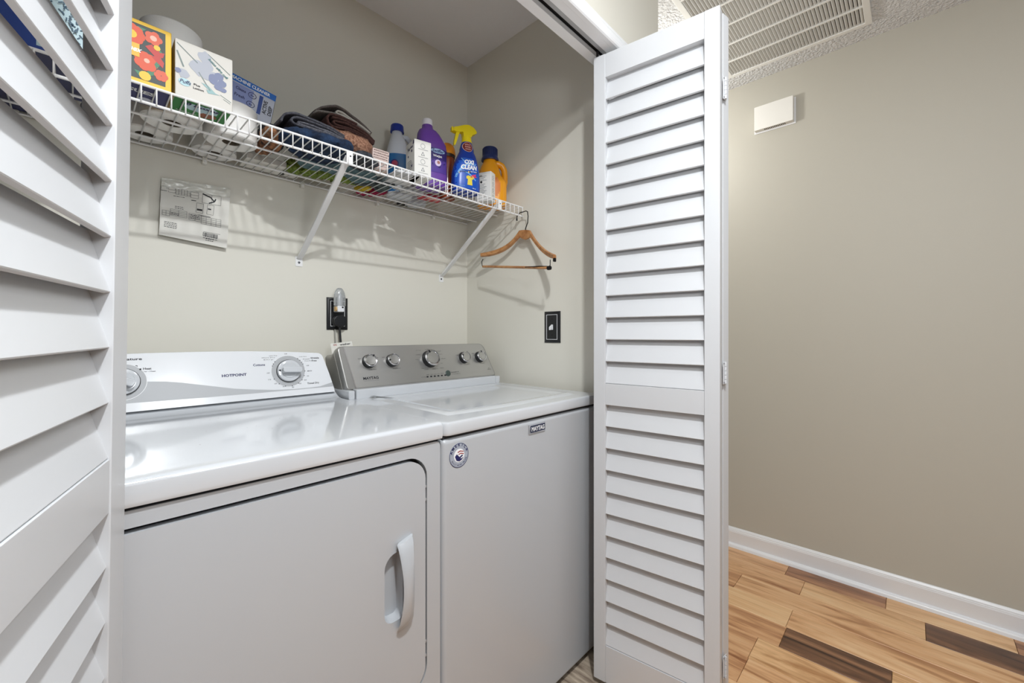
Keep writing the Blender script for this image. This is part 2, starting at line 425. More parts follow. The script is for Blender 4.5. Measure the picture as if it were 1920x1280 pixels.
# right pair
dR = bpy.data.objects.new('door_2', None); COL.objects.link(dR); structure(dR, 'right pair of white louvred bifold panels, folded open')
near = Vector((1.2045, 0.3733)); far = Vector((1.1580, 0.7420)); dv = (far - near)
panel(dR, (near.x, near.y), dv, dv.length, 0.040, 0.040)
panel(dR, (1.2405, 0.3768), (0.166, 0.986), 0.372, 0.040, 0.040)
for z in (1.806, 1.022, 0.213): hinge(dR, (1.2375, 0.3722), z, R(-8))
lathe('guide_pin', dR, [(0, 0), (0.004, 0), (0.004, 0.028), (0.0, 0.030)], M_hook, 10, c=(1.166, 0.7325, ZT - 0.002))

# ================================================================= DRYER
dr = thing('dryer', 'white clothes dryer left of the washer, with dials and a curved door handle', 'dryer', (0.256, 1.15, 0), world=True)
DX0, DX1, YF = -0.086, 0.5985, 0.808
box('cabinet', dr, (DX0 + 0.002, 0.832, 0.02), (DX1 - 0.002, 1.500, 0.884), M_appl_shade, 0.006)
for x in (DX0 + 0.05, DX1 - 0.05):
    for y in (0.88, 1.45): lathe('foot', dr, [(0.0, 0), (0.02, 0), (0.02, 0.022), (0, 0.022)], M_black, 12, c=(x, y, 0))
# front panel with door opening
Mf = XZ(0, 0, 0)
door_out = rrect(-0.044, 0.322, 0.5565, 0.8435, (0.05, 0.045, 0.045, 0.05), 8)
hole = rrect(-0.049, 0.316, 0.5615, 0.8515, (0.054, 0.050, 0.050, 0.054), 8)
prism('front_panel', dr, [rrect(DX0, 0.02, DX1, 0.8765, 0.012, 4), hole], -0.832, -YF, M_appl_shade, Mf)
box('door_gap', dr, (-0.055, 0.8300, 0.31), (0.57, 0.8330, 0.858), M_dark)
# top panel, curved up to the console
bm = bmesh.new()
prof = [(0.8015, 0.8830), (0.7990, 0.8900), (0.7990, 0.9135), (0.7998, 0.9170), (0.8022, 0.9198), (0.8058, 0.9216), (0.8100, 0.9222), (0.83, 0.9222), (1.335, 0.9222), (1.352, 0.9235), (1.366, 0.9280), (1.376, 0.9335), (1.384, 0.9385), (1.41, 0.9400), (1.5, 0.9400), (1.5, 0.8830)]
x0, x1 = DX0 - 0.001, DX1 + 0.001
cols = [(x0, -0.003), (x0 + 0.0015, -0.001), (x0 + 0.006, 0.0), (x1 - 0.006, 0.0), (x1 - 0.0015, -0.001), (x1, -0.003)]
rings = []
for (x, dz) in cols:
    rings.append([bm.verts.new((x, y, z + (dz if z > 0.9 else 0))) for (y, z) in prof])
for a, b in zip(rings, rings[1:]):
    for i in range(len(prof)): bm.faces.new((a[i], a[(i + 1) % len(prof)], b[(i + 1) % len(prof)], b[i]))
bm.faces.new(rings[0][::-1]); bm.faces.new(rings[-1])
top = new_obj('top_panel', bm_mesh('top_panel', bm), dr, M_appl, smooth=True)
box('seam', dr, (DX0 + 0.004, 0.812, 0.8760), (DX1 - 0.004, 0.84, 0.8835), M_dark)
# tiny spilled specks and the raised hinge circle marks on the top
rs = random.Random(3); sp = []
for k in range(22):
    x, y = rs.uniform(0.05, 0.42), rs.uniform(0.95, 1.33); r_ = rs.uniform(0.0006, 0.0013)
    sp.append(ngon(x, y, r_, 6))
sk = multi_decal('speck', dr, Matrix.Translation((0, 0, 0.9222)), sp, mat('crumb', (96, 80, 64), 0.8), 0.0004); sk['kind'] = 'stuff'
# door
pocket = rrect(0.4535, 0.508, 0.497, 0.656, (0.012, 0.012, 0.030, 0.020), 5)
dd_ = prism('door', dr, [door_out, pocket], -0.826, -YF + 0.001, M_appl_shade, Mf, bevel=0.0)
bm = bmesh.new()
Lp = [(0.4535, 0.808), (0.4575, 0.822), (0.469, 0.829), (0.497, 0.829)]
pk = rrect(0.4535, 0.508, 0.497, 0.656, (0.012, 0.012, 0.030, 0.020), 5)
A = [bm.verts.new((p[0], 0.8085, p[1])) for p in pk]; c0 = Vector((0.478, 0, 0.582))
B = [bm.verts.new(((p[0] - c0.x) * 0.80 + c0.x, 0.828, (p[1] - c0.z) * 0.92 + c0.z)) for p in pk]
for i in range(len(pk)): bm.faces.new((A[i], A[(i + 1) % len(pk)], B[(i + 1) % len(pk)], B[i]))
bm.faces.new(B)
new_obj('finger_pocket', bm_mesh('finger_pocket', bm), dd_, M_appl_shade, smooth=True)
bm = bmesh.new(); rings = []
NZ = 20
for i in range(NZ + 1):
    t = i / NZ; z = 0.4880 + t * 0.186
    xl = 0.4792 + 0.0040 * math.sin(PI * t) ** 1.3; xr = 0.5205 - 0.0085 * math.sin(PI * t)
    out = 0.004 + 0.021 * math.sin(PI * t) ** 0.7
    zl = z - (0.006 if t < 0.05 else 0) ; e = 0.0045
    yo = 0.808 - out - 0.008
    sec = [(xl, yo + 0.004), (xl + e, yo + 0.0005), ((xl + xr) / 2, yo - 0.0015), (xr - e, yo + 0.002), (xr, yo + 0.008), (xr - 0.001, 0.8075), (xr - 0.009, min(0.8075, yo + 0.014)), (xl + 0.006, yo + 0.0095)]
    dzr = (-0.008 if False else 0)
    rings.append([bm.verts.new((x, y, z + (0.010 * (x - xl) / (xr - xl) if t > 0.9 else (0.012 * (x - xl) / (xr - xl) if t < 0.1 else 0.011 * (x - xl) / (xr - xl))))) for x, y in sec])
for a, b in zip(rings, rings[1:]):
    for i in range(len(a)): bm.faces.new((a[i], a[(i + 1) % len(a)], b[(i + 1) % len(a)], b[i]))
bm.faces.new(rings[0][::-1]); bm.faces.new(rings[-1])
new_obj('handle', bm_mesh('handle', bm), dd_, M_appl_shade, smooth=True)
for z in (0.775, 0.745, 0.418, 0.386): box('door_catch', dr, (0.557, 0.8085, z), (0.561, 0.815, z + 0.006), mat('catch_grey', (150, 150, 152), 0.4), 0.001)
# console
up = Vector((0, 0.25, 1)); Mc = basis((0, 1.370, 0.950), (1, 0, 0), up); KS = math.sqrt(1 + 0.25 ** 2)
def cs(z): return (z - 0.950) * KS
outl = [(-0.080, cs(0.9405)), (0.5895, cs(0.9405)), (0.5880, cs(0.952)), (0.5770, cs(1.000)), (0.5660, cs(1.040)), (0.5615, cs(1.056)), (0.5570, cs(1.0625)), (0.5490, cs(1.0668)), (0.50, cs(1.0708)), (0.42, cs(1.0758)), (0.34, cs(1.0790)), (0.25, cs(1.0805)), (0.16, cs(1.0808)), (0.08, cs(1.0800)), (0.0, cs(1.076)), (-0.05, cs(1.070)), (-0.066, cs(1.060)), (-0.075, cs(1.0))]
bm = bmesh.new()
# console body: front face outline swept back to a vertical rear
F = [bm.verts.new(Mc @ Vector((x, s, 0))) for x, s in outl]
F2 = [bm.verts.new(Mc @ Vector(((x - 0.256) * 1.006 + 0.256, s + (0.003 if s > 0.01 else 0), -0.010))) for x, s in outl]
G = []
for x, s in outl:
    p = Mc @ Vector(((x - 0.256) * 1.006 + 0.256, s, 0)); G.append(bm.verts.new((p.x, 1.495, max(0.941, p.z - 0.012 if s > 0.05 else p.z))))
n = len(outl)
for P_, Q_ in ((F, F2), (F2, G)):
    for i in range(n): bm.faces.new((P_[i], P_[(i + 1) % n], Q_[(i + 1) % n], Q_[i]))
bm.faces.new(F); bm.faces.new(G[::-1])
con = new_obj('console', bm_mesh('console', bm), dr, mat('console_white', (226, 228, 231), 0.22, coat=0.2), smooth=True)
wave = [(-0.06, 1.006), (0.126, 1.010), (0.16, 1.0075), (0.193, 1.002), (0.261, 0.9865), (0.31, 0.9755), (0.363, 0.9680), (0.41, 0.9625), (0.464, 0.9600), (0.51, 0.9598), (0.544, 0.9612), (0.5835, 0.9710), (0.5858, 0.9575)]
lower = [(0.44, 0.9575), (0.25, 0.9585), (0.10, 0.9610), (-0.06, 0.962)]
multi_decal('wave_print', con, Mc, [[(x, cs(z)) for x, z in wave + lower]], M_lgrey, 0.0003)
bm = bmesh.new()
def dial(cx, cz, rr, rk, ang, mark=True):
    c = cs(cz)
    prism('dial_ring', con, [ngon(cx, c, rr, 40), ngon(cx, c, rk * 0.8, 40)], 0.0006, 0.0006, mat('dial_grey', (172, 174, 177), 0.4), Mc)
    prism('dial_line', con, [ngon(cx, c, rr + 0.0015, 40), ngon(cx, c, rr + 0.0002, 40)], 0.0007, 0.0007, M_trim, Mc)
    Mk = Mc @ Matrix.Translation((cx, c, 0)) @ Matrix.Rotation(ang, 4, 'Z')
    k = lathe('knob', con, [(0, 0), (rk, 0), (rk, 0.004), (rk * 0.97, 0.010), (rk * 0.93, 0.011), (rk * 0.70, 0.0115), (rk * 0.66, 0.013), (0, 0.013)], M_appl, 40, M=Mk)
    prism('grip', k, [rrect(-rk * 0.70, -rk * 0.27, rk * 0.92, rk * 0.27, rk * 0.2, 4)], 0.011, 0.031, M_appl, Mk, bevel=0.003)
    prism('knob_shadow_line', k, [ngon(0, 0, rk * 1.035, 40)], 0.0008, 0.0028, M_dark, Mk)
    if mark: multi_decal('pointer', k, Mk, [[(-rk * 0.93, -0.0015), (-rk * 0.93, 0.0015), (-rk * 0.74, 0.0028), (-rk * 0.74, -0.0028)]], M_ink, 0.0122)
    return c
c = dial(0.4545, 1.0155, 0.0475, 0.0335, R(-3))
c = dial(0.0800, 1.0125, 0.0440, 0.0320, R(150), False)
dots = []
for a in (140, 150, 158, 52, 42, 32, 24, -4, -22, -40, -58, -82, -105, -128, -152):
    dots.append(ngon(0.4545 + 0.0475 * math.cos(R(a)), cs(1.0155) + 0.0475 * math.sin(R(a)), 0.0014, 8))
for a in (88, 42): dots.append(ngon(0.080 + 0.044 * math.cos(R(a)), cs(1.0125) + 0.044 * math.sin(R(a)), 0.0021, 10))
each_decal('dial_mark', con, Mc, dots, M_ink, 0.0009)
text('HOTPOINT', con, Mc, 0.2820, cs(1.0090), 0.060, 0.0078, M_navy, bold=0.035)
text('Cottons', con, Mc, 0.3600, cs(1.0345), 0.031, 0.0075, M_navy)
text('Wrinkle', con, Mc, 0.5220, cs(1.0490), 0.027, 0.0058, M_ink); text('Free', con, Mc, 0.5260, cs(1.0410), 0.015, 0.0052, M_ink)
text('Timed Dry', con, Mc, 0.5060, cs(0.9695), 0.036, 0.0068, M_ink)
text('Temperature', con, Mc, 0.0440, cs(1.0620), 0.0725, 0.0085, M_ink)
text('Press Free', con, Mc, 0.0600, cs(1.0478), 0.048, 0.0052, M_ink); text('Low Heat', con, Mc, 0.072, cs(1.0420), 0.027, 0.0030, M_inkg)
text('Heat', con, Mc, 0.1180, cs(1.0395), 0.016, 0.0055, M_ink); text('Low - Heat', con, Mc, 0.1150, cs(1.0335), 0.027, 0.0032, M_inkg)
for s_, x, z, w in (('Less Dry', 0.404, 1.0615, 0.022), ('More Dry', 0.384, 1.0560, 0.036), ('Dry', 0.389, 1.0500, 0.026), ('Off', 0.4465, 1.0660, 0.008), ('Less Dry', 0.489, 1.0555, 0.022), ('Cool', 0.499, 1.0480, 0.020), ('More Dry', 0.504, 1.0415, 0.022),
                    ('Off', 0.394, 1.0110, 0.008), ('Off', 0.508, 1.0270, 0.008), ('80', 0.509, 1.0100, 0.014), ('70', 0.5065, 0.9945, 0.006), ('60', 0.4975, 0.9830, 0.007), ('50', 0.482, 0.9735, 0.006), ('40', 0.460, 0.9640, 0.006), ('30', 0.434, 0.9685, 0.007), ('20', 0.412, 0.9790, 0.007), ('10', 0.397, 0.9920, 0.007)):
    text(s_, con, Mc, x, cs(z), w, 0.0034, M_ink, bold=0.0)

# ================================================================= WASHER
ws = thing('washing_machine', 'white top-loading washer with silver control console, right of the dryer', 'washer', (0.951, 1.15, 0), world=True)
WX0, WX1 = 0.6060, 1.2960
box('cabinet', ws, (WX0, YF, 0.022), (WX1, 1.470, 0.8765), M_appl_shade, 0.014, 4)
for x in (WX0 + 0.05, WX1 - 0.05):
    for y in (0.88, 1.42): lathe('foot', ws, [(0.0, 0), (0.02, 0), (0.02, 0.024), (0, 0.024)], M_black, 12, c=(x, y, 0))
box('seam', ws, (WX0 + 0.005, 0.814, 0.8760), (WX1 - 0.005, 1.46, 0.8830), M_dark)
Mt = Matrix.Identity(4)
lid_out = rrect(0.668, 0.850, 1.236, 1.296, (0.03, 0.02, 0.02, 0.03), 6)
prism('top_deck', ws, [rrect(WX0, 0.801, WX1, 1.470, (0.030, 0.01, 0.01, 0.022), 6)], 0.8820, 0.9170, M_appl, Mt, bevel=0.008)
# lid: dished panel with raised rim
bm = bmesh.new()
nx, ny = 28, 22; V = {}
for i in range(nx + 1):
    for j in range(ny + 1):
        u = i / nx; v = j / ny
        x = 0.668 + 0.568 * u; y = 0.850 + 0.446 * v
        y += 0.020 * (1 - v) * (2 * u - 1) ** 2 * (1 if u < .5 else 0.2)
        e = min(u, 1 - u, v, 1 - v)
        z = 0.9215 if e > 0.001 else 0.9165
        d = min(min(u, 1 - u) * 0.568, v * 0.446, (1 - v) * 0.446)
        if d > 0: z = 0.9215 - 0.0055 * max(0, min(1, (d - 0.022) / 0.045)) ** 1
        V[i, j] = bm.verts.new((x, y, z))
for i in range(nx):
    for j in range(ny): bm.faces.new((V[i, j], V[i + 1, j], V[i + 1, j + 1], V[i, j + 1]))
new_obj('lid', bm_mesh('lid', bm), ws, M_appl, smooth=True)
prism('dispenser_slot', ws, [[(0.674, 1.300), (0.694, 1.302), (0.716, 1.205), (0.704, 1.203)]], 0.9172, 0.9176, M_greycap, Mt)
prism('dispenser_slot', ws, [[(0.677, 1.297), (0.691, 1.299), (0.712, 1.209), (0.704, 1.207)]], 0.9225, 0.9228, mat('slot_grey', (120, 122, 124), 0.5), Mt)
# console
upw = Vector((0, 0.35, 1)); Mw = basis((0, 1.325, 0.940), (1, 0, 0), upw); KW = math.sqrt(1 + 0.35 ** 2)
def wz(z): return (z - 0.940) * KW
# white plinth under console
bm = bmesh.new()
for a_, b_ in (((0.632, 1.303, 0.915), (1.262, 1.45, 0.948)), ): add_box(bm, a_, b_, 0.004)
for a_, b_ in (((0.6075, 1.306, 0.915), (0.630, 1.46, 0.946)), ((1.264, 1.306, 0.915), (1.292, 1.45, 0.946))): add_box(bm, a_, b_, 0.006)
new_obj('console_base', bm_mesh('console_base', bm), ws, M_appl, smooth=True)
def loft(name, parent, secs, m):
    bm = bmesh.new(); rs_ = [[bm.verts.new(p) for p in s] for s in secs]; n = len(secs[0])
    for a, b in zip(rs_, rs_[1:]):
        for i in range(n): bm.faces.new((a[i], a[(i + 1) % n], b[(i + 1) % n], b[i]))
    bm.faces.new(rs_[0][::-1]); bm.faces.new(rs_[-1])
    return new_obj(name, bm_mesh(name, bm), parent, m, smooth=True)
def rc(pts, r, n=5):
    """round the corners of a polygon"""
    out = []; L_ = len(pts)
    for i in range(L_):
        p = Vector(pts[i]); a = Vector(pts[i - 1]); b = Vector(pts[(i + 1) % L_])
        ri = r[i] if isinstance(r, (list, tuple)) else r
        d1 = (a - p).normalized(); d2 = (b - p).normalized()
        p1 = p + d1 * ri; p2 = p + d2 * ri
        for k in range(n + 1):
            t = k / n; out.append(tuple((1 - t) ** 2 * p1 + 2 * t * (1 - t) * p + t * t * p2))
    return out
wo = rc([(0.612, wz(0.9445)), (1.2900, wz(0.9445)), (1.2530, wz(1.0895)), (0.5990, wz(1.0900))], [0.014, 0.016, 0.030, 0.020])
def sc2(pts, kx, ky, dx=0, dy=0): 
    cx = sum(p[0] for p in pts) / len(pts); cy = sum(p[1] for p in pts) / len(pts)
    return [((p[0] - cx) * kx + cx + dx, (p[1] - cy) * ky + cy + dy) for p in pts]
def w3(pts, n): return [tuple(Mw @ Vector((p[0], p[1], n))) for p in pts]
loft('console_frame', ws, [w3(sc2(wo, 1.0, 0.995), -0.030), w3(wo, -0.010), w3(sc2(wo, 0.995, 0.975), -0.002), w3(sc2(wo, 0.985, 0.95), 0.0005)], M_frame)
bk = [(p[0], p[1]) for p in sc2(wo, 1.004, 0.97)]
loft('console_back', ws, [w3(bk, -0.0295), w3(sc2(bk, 1.0, 0.92, 0, -0.006), -0.060), [(p[0], 1.468, max(0.919, (Mw @ Vector((p[0], p[1], 0))).z * 0.90 + 0.09)) for p in sc2(bk, 1.0, 0.86, 0, -0.004)]], M_greycap)
wi = rc([(0.6400, wz(0.9500)), (1.2795, wz(0.9500)), (1.2420, wz(1.0850)), (0.6195, wz(1.0850))], [0.008, 0.012, 0.026, 0.008])
fc = prism('control_panel', ws, [wi], 0.0004, 0.0016, M_steel, Mw)
prism('panel_edge', fc, [rc([(0.6400, wz(0.9500)), (0.6435, wz(0.9500)), (0.6230, wz(1.0850)), (0.6195, wz(1.0850))], 0.001)], 0.0016, 0.0026, M_chrome, Mw)
def wknob(x, z, r, ang, h=0.020):
    Mk = Mw @ Matrix.Translation((x, wz(z), 0.0016))
    k = lathe('knob', ws, [(0, 0), (r * 1.05, 0), (r * 1.05, 0.002), (r * 1.0, 0.004), (r * 0.97, h - 0.003), (r * 0.95, h), (0, h)], M_black, 36, M=Mk)
    lathe('chrome_ring', k, [(r * 0.76, h - 0.001), (r * 0.97, h - 0.002), (r * 0.98, h + 0.0004), (r * 0.90, h + 0.0022), (r * 0.80, h + 0.0016), (r * 0.76, h)], M_chrome, 36, M=Mk)
    lathe('knob_cap', k, [(0, h), (r * 0.74, h), (r * 0.73, h + 0.0014), (r * 0.4, h + 0.0008), (0, h + 0.0004)], M_steel, 36, M=Mk)
    Mr = Mk @ Matrix.Rotation(ang, 4, 'Z')
    prism('pointer', k, [rect(r * 0.66, -r * 0.10, r * 1.0, r * 0.10)], h + 0.0020, h + 0.0027, M_black, Mr)
wknob(0.7010, 1.0330, 0.0230, R(55)); wknob(0.7900, 1.0320, 0.0225, R(185)); wknob(0.9540, 1.0310, 0.0325, R(115), 0.023)
wknob(1.1240, 1.0290, 0.0235, R(160)); wknob(1.2120, 1.0285, 0.0235, R(95))
text('MAYTAG', ws, Mw, 0.6720, wz(0.9735), 0.0560, 0.0098, M_ink, bold=0.03, lift=0.0021)
text('commercial technology', ws, Mw, 0.6725, wz(0.9680), 0.0560, 0.0030, M_inkg, bold=0, lift=0.0021)
for s_, x, z, w in (('water level', 0.695, 1.0045, 0.030), ('soil level', 0.789, 1.0030, 0.030), ('rinse option', 1.118, 1.0005, 0.034), ('wash temp', 1.206, 1.0010, 0.028),
                    ('auto', 0.664, 1.0430, 0.012), ('max', 0.730, 1.0430, 0.009), ('light', 0.754, 1.0440, 0.012), ('heavy', 0.818, 1.0330, 0.010), ('1 rinse', 1.086, 1.0400, 0.016), ('hot', 1.175, 1.0440, 0.010), ('warm', 1.1440, 1.0530, 0.010),
                    ('power wash', 0.900, 1.0640, 0.020), ('off', 0.940, 1.0665, 0.020), ('wrinkle control', 0.985, 1.0590, 0.030), ('normal', 0.8950, 1.0480, 0.018), ('bulky', 0.8905, 1.0300, 0.012), ('rapid', 1.0000, 1.0460, 0.018), ('delicate', 1.008, 1.0290, 0.022), ('rinse', 1.0010, 1.0110, 0.010),
                    ('drain & spin', 0.9080, 0.9960, 0.032), ('soak', 0.9200, 0.9915, 0.020), ('whites', 0.9560, 0.9915, 0.028), ('clean', 0.993, 0.9930, 0.018), ('sensing', 0.9000, 0.9640, 0.020), ('fill', 0.926, 0.9715, 0.010), ('wash', 0.943, 0.9715, 0.010), ('rinse', 0.960, 0.9715, 0.010), ('spin', 0.976, 0.9720, 0.010), ('done', 0.992, 0.9725, 0.014),
                    ('start', 1.0440, 0.9735, 0.040), ('pause cancel', 1.0470, 0.9660, 0.040), ('w', 1.2480, 0.9780, 0.007), ('steel', 1.2430, 0.9730, 0.018)):
    text(s_, ws, Mw, x, wz(z), w, 0.0030, M_ink, bold=0.0, lift=0.0021)
each_decal('indicator_light', ws, Mw, [rrect(0.9235 + 0.0168 * i, wz(0.9630), 0.9325 + 0.0168 * i, wz(0.9680), 0.0015, 3) for i in range(6)], M_ink, 0.0021)
b_ = lathe('start_button', ws, [(0, 0), (0.0120, 0), (0.0120, 0.0022), (0.0105, 0.0034), (0, 0.0036)], mat('green_grey_button', (62, 74, 70), 0.35), 24, M=Mw @ Matrix.Translation((1.0270, wz(0.9720), 0.0016)))
# badge
Mb = XZ(YF)
bd = prism('badge', ws, [rect(0.914, 0.8360, 0.989, 0.8630)], 0.0, 0.0035, M_chrome, Mb, bevel=0.001)
prism('badge_plate', bd, [rect(0.9205, 0.8395, 0.9865, 0.8600)], 0.0036, 0.0041, mat('badge_navy', (24, 32, 62), 0.3), Mb)
text('MAYTAG', bd, Mb, 0.9240, 0.8430, 0.0590, 0.0135, M_trim, bold=0.03, lift=0.0046)
st = tag(prism('sticker', None, [ngon(0.6555, 0.8300, 0.0300, 40)], 0.0004, 0.0009, mat('sticker_silver', (178, 186, 200), 0.3, 0.3), Mb), 'round silver sticker reading AMERICA on the washer front', 'sticker')
prism('sticker_rim', st, [ngon(0.6555, 0.8300, 0.0300, 40), ngon(0.6555, 0.8300, 0.0288, 40)], 0.0010, 0.0012, M_navy, Mb)
prism('emblem', st, [ngon(0.6555, 0.8295, 0.0165, 30)], 0.0010, 0.0012, M_trim, Mb)
for i, ch in enumerate('AMERICA'):
    a = R(158 - i * 22.5); text(ch, st, Mb, 0.6555 + 0.0225 * math.cos(a), 0.8300 + 0.0225 * math.sin(a), None, 0.0072, M_navy, bold=0.03, lift=0.0013, center=True, rot=a - PI / 2)
for i, ch in enumerate('BUILT WITH PRIDE'):
    if ch == ' ': continue
    a = R(208 + i * 8.6); text(ch, st, Mb, 0.6555 + 0.0262 * math.cos(a), 0.8300 + 0.0262 * math.sin(a), None, 0.0040, M_navy, bold=0.0, lift=0.0013, center=True, rot=a + PI / 2)
each_decal('stripe', st, Mb, [[(0.6500, 0.8385), (0.6580, 0.8415), (0.6690, 0.8385), (0.6700, 0.8362), (0.6590, 0.8388), (0.6515, 0.8362)], [(0.6530, 0.8330), (0.6600, 0.8355), (0.6700, 0.8325), (0.6702, 0.8302), (0.6600, 0.8330), (0.6540, 0.8308)]], mat('flag_red', (150, 50, 50), 0.5), 0.0014)
multi_decal('star_field', st, Mb, [[(0.6420, 0.8290), (0.6480, 0.8340), (0.6610, 0.8210), (0.6690, 0.8240), (0.6640, 0.8180), (0.6560, 0.8150), (0.6470, 0.8180)], [(0.6470, 0.8200), (0.6640, 0.8300), (0.6680, 0.8280), (0.6500, 0.8170)]], M_navy, 0.0016)

# card tucked behind washer console
cd = thing('paper_card', 'white printed card tucked behind the silver washer console', 'card', (0.70, 1.50, 0.98), world=True)
Mcd = basis((0.640, 1.502, 1.040), (1, 0, 0.10), (0, 0.25, 1))
prism('sheet', cd, [[(0.0, 0), (0.085, 0), (0.082, 0.056), (0.002, 0.056)]], 0, 0.0006, M_paper, Mcd)
text('NOTICE', cd, Mcd, 0.012, 0.046, 0.012, 0.006, mat('red_print', (170, 40, 40), 0.6), lift=0.0010)
text('washer', cd, Mcd, 0.035, 0.044, 0.040, 0.008, M_ink, lift=0.0010)

# ================================================================= OUTLET, NIGHT LIGHT, PLUG, SWITCH
def wall_plate(name, label, cat, M, w, h):
    t = thing(name, label, cat, tuple(M.translation), world=True)
    loft('plate', t, [[tuple(M @ Vector((p[0], p[1], z))) for p in rect(-w / 2 + i, -h / 2 + i, w / 2 - i, h / 2 - i)] for z, i in ((0.0005, 0), (0.003, 0), (0.0065, 0.006), (0.0065, 0.010), (0.0055, 0.011))], M_black)
    i = 0.0125
    prism('white_line', t, [rect(-w / 2 + i, -h / 2 + i, w / 2 - i, h / 2 - i), rect(-w / 2 + i + 0.0016, -h / 2 + i + 0.0016, w / 2 - i - 0.0016, h / 2 - i - 0.0016)], 0.0058, 0.0068, M_trim, M)
    return t
Mo = XZ(CY, 0.689, 1.206)
ou = wall_plate('wall_outlet', 'black outlet plate with white line on the closet back wall', 'outlet', Mo, 0.080, 0.121)
for s in (0.030, -0.024):
    bm = bmesh.new(); add_prism(bm, [rrect(-0.017, s - 0.014, 0.017, s + 0.014, 0.008)], 0.0055, 0.0085, Mo)
    new_obj('receptacle', bm_mesh('receptacle', bm), ou, M_black, smooth=True)
nl = thing('night_light', 'clear ribbed plastic night light plugged into the upper outlet', 'night light', (0.684, 1.555, 1.22), world=True)
box('body', nl, (0.671, 1.533, 1.211), (0.697, 1.5725, 1.235), M_trim, 0.004)
lathe('light_sensor', nl, [(0, 0), (0.0035, 0), (0.0032, 0.0012), (0, 0.0014)], M_black, 14, M=Matrix.Translation((0.690, 1.5330, 1.2285)) @ Matrix.Rotation(R(90), 4, 'X'))
lathe('switch_wheel', nl, [(0, -0.003), (0.009, -0.003), (0.009, 0.003), (0, 0.003)], mat('amber_plastic', (205, 170, 120), 0.4), 20, M=Matrix.Translation((0.669, 1.545, 1.222)) @ Matrix.Rotation(R(90), 4, 'Y'))
M_clear = mat('clear_plastic', (235, 238, 240), 0.12, trans=0.75)
bm = bmesh.new(); prof = []
for i in range(19):
    t = i / 18; z = 1.234 + 0.067 * t; r_ = 0.0215 * math.sqrt(max(0.02, 1 - max(0, (t - 0.35) / 0.68) ** 2.2)) + (0.0007 if i % 2 else 0)
    prof.append((r_, z))
add_lathe(bm, prof, 20, sx=1.0, sy=0.72, c=(0.685, 1.548, 0))
new_obj('shade', bm_mesh('shade', bm), nl, M_clear, smooth='all')
lathe('bulb', nl, [(0, 1.236), (0.007, 1.236), (0.0075, 1.262), (0.004, 1.278), (0, 1.282)], M_trim, 14, c=(0.685, 1.548, 0))
pg = thing('power_cord', 'black plug and cord in the lower outlet above the washer', 'power cord', (0.684, 1.56, 1.17), world=True)
prism('plug', pg, [rc([(-0.020, -0.026), (0.004, -0.034), (0.022, -0.026), (0.024, 0.004), (0.010, 0.012), (-0.012, 0.010), (-0.024, -0.004)], 0.005)], 0.010, 0.034, M_black, XZ(CY, 0.687, 1.188), bevel=0.003)
tube('cable', pg, [(0.689, 1.556, 1.158), (0.689, 1.556, 1.145), (0.691, 1.555, 1.11), (0.694, 1.553, 1.08), (0.697, 1.545, 1.04), (0.70, 1.535, 0.98), (0.70, 1.53, 0.9)], 0.0042, M_black)
tag(tube('cable', None, [(0.678, 1.572, 1.147), (0.679, 1.573, 1.12), (0.681, 1.573, 1.09), (0.683, 1.573, 1.05), (0.684, 1.572, 0.98)], 0.0026, mat('grey_cable', (170, 168, 162), 0.5)), 'thin grey cable hanging below the outlet beside the black cord', 'cable')
Ms = basis((CX, 1.0470, 1.157), (0, -1, 0), (0, 0, 1))
sw = wall_plate('light_switch', 'black switch plate with a white toggle on the right closet wall', 'light switch', Ms, 0.080, 0.126)
prism('toggle', sw, [rc([(-0.0050, -0.011), (0.0060, -0.011), (0.0055, 0.010), (-0.0035, 0.010)], 0.002)], 0.0055, 0.0075, M_trim, Ms)
loft('toggle', sw, [[tuple(Ms @ Vector((x, y + dy, z))) for x, y in rect(-0.0042, -0.006, 0.0042, 0.005)] for z, dy in ((0.0070, 0.002), (0.012, 0.0), (0.019, -0.006))], M_trim)
for s in (0.032, -0.032):
    lathe('screw', sw, [(0, 0), (0.0028, 0), (0.0022, 0.0009), (0, 0.001)], M_hook, 12, M=Ms @ Matrix.Translation((0, s, 0.0056)))

# ================================================================= DOOR CHIME
ch = thing('door_chime', 'white rectangular door chime box high on the hallway wall', 'door chime', (2.418, 0.4965, 2.225), world=True)
box('cover', ch, (2.3995, 0.4127, 2.1650), (2.4310, 0.5805, 2.2850), mat('chime_white', (238, 236, 230), 0.4), 0.0025)
box('back_plate', ch, (2.4290, 0.4060, 2.1580), (2.4335, 0.5870, 2.2870), M_trim, 0.001)
bm = bmesh.new()
for i in range(13): add_box(bm, (2.406, 0.447 + 0.0072 * i, 2.1640), (2.420, 0.4502 + 0.0072 * i, 2.1655))
new_obj('vent_slot', bm_mesh('vent_slot', bm), ch, M_ink)

# ================================================================= CEILING GRILLE
gr = thing('air_return_grille', 'large white return-air grille on the hallway ceiling', 'air grille', (1.9, 0.395, ZC), world=True)
GX0, GX1, GY0, GY1 = 1.50, 2.3030, 0.1160, 0.6740
zb = ZC - 0.014
prism('frame', gr, [rect(GX0, GY0, GX1, GY1), rect(GX0 + 0.030, GY0 + 0.024, GX1 - 0.022, GY1 - 0.024)], zb, ZC - 0.0005, M_grille, Mt, bevel=0.0025)
box('duct_opening', gr, (GX0 + 0.025, GY0 + 0.02, ZC - 0.0016), (GX1 - 0.02, GY1 - 0.02, ZC - 0.0006), M_duct)
xs = [1.5045 + 0.1320 * i for i in range(7)]     # longitudinal bars
bars = [1.6330, 1.7650, 1.8970, 2.0290, 2.1600]
for x in bars: box('crossbar', gr, (x - 0.0045, GY0 + 0.022, zb + 0.0005), (x + 0.0045, GY1 - 0.022, ZC - 0.003), M_grille)
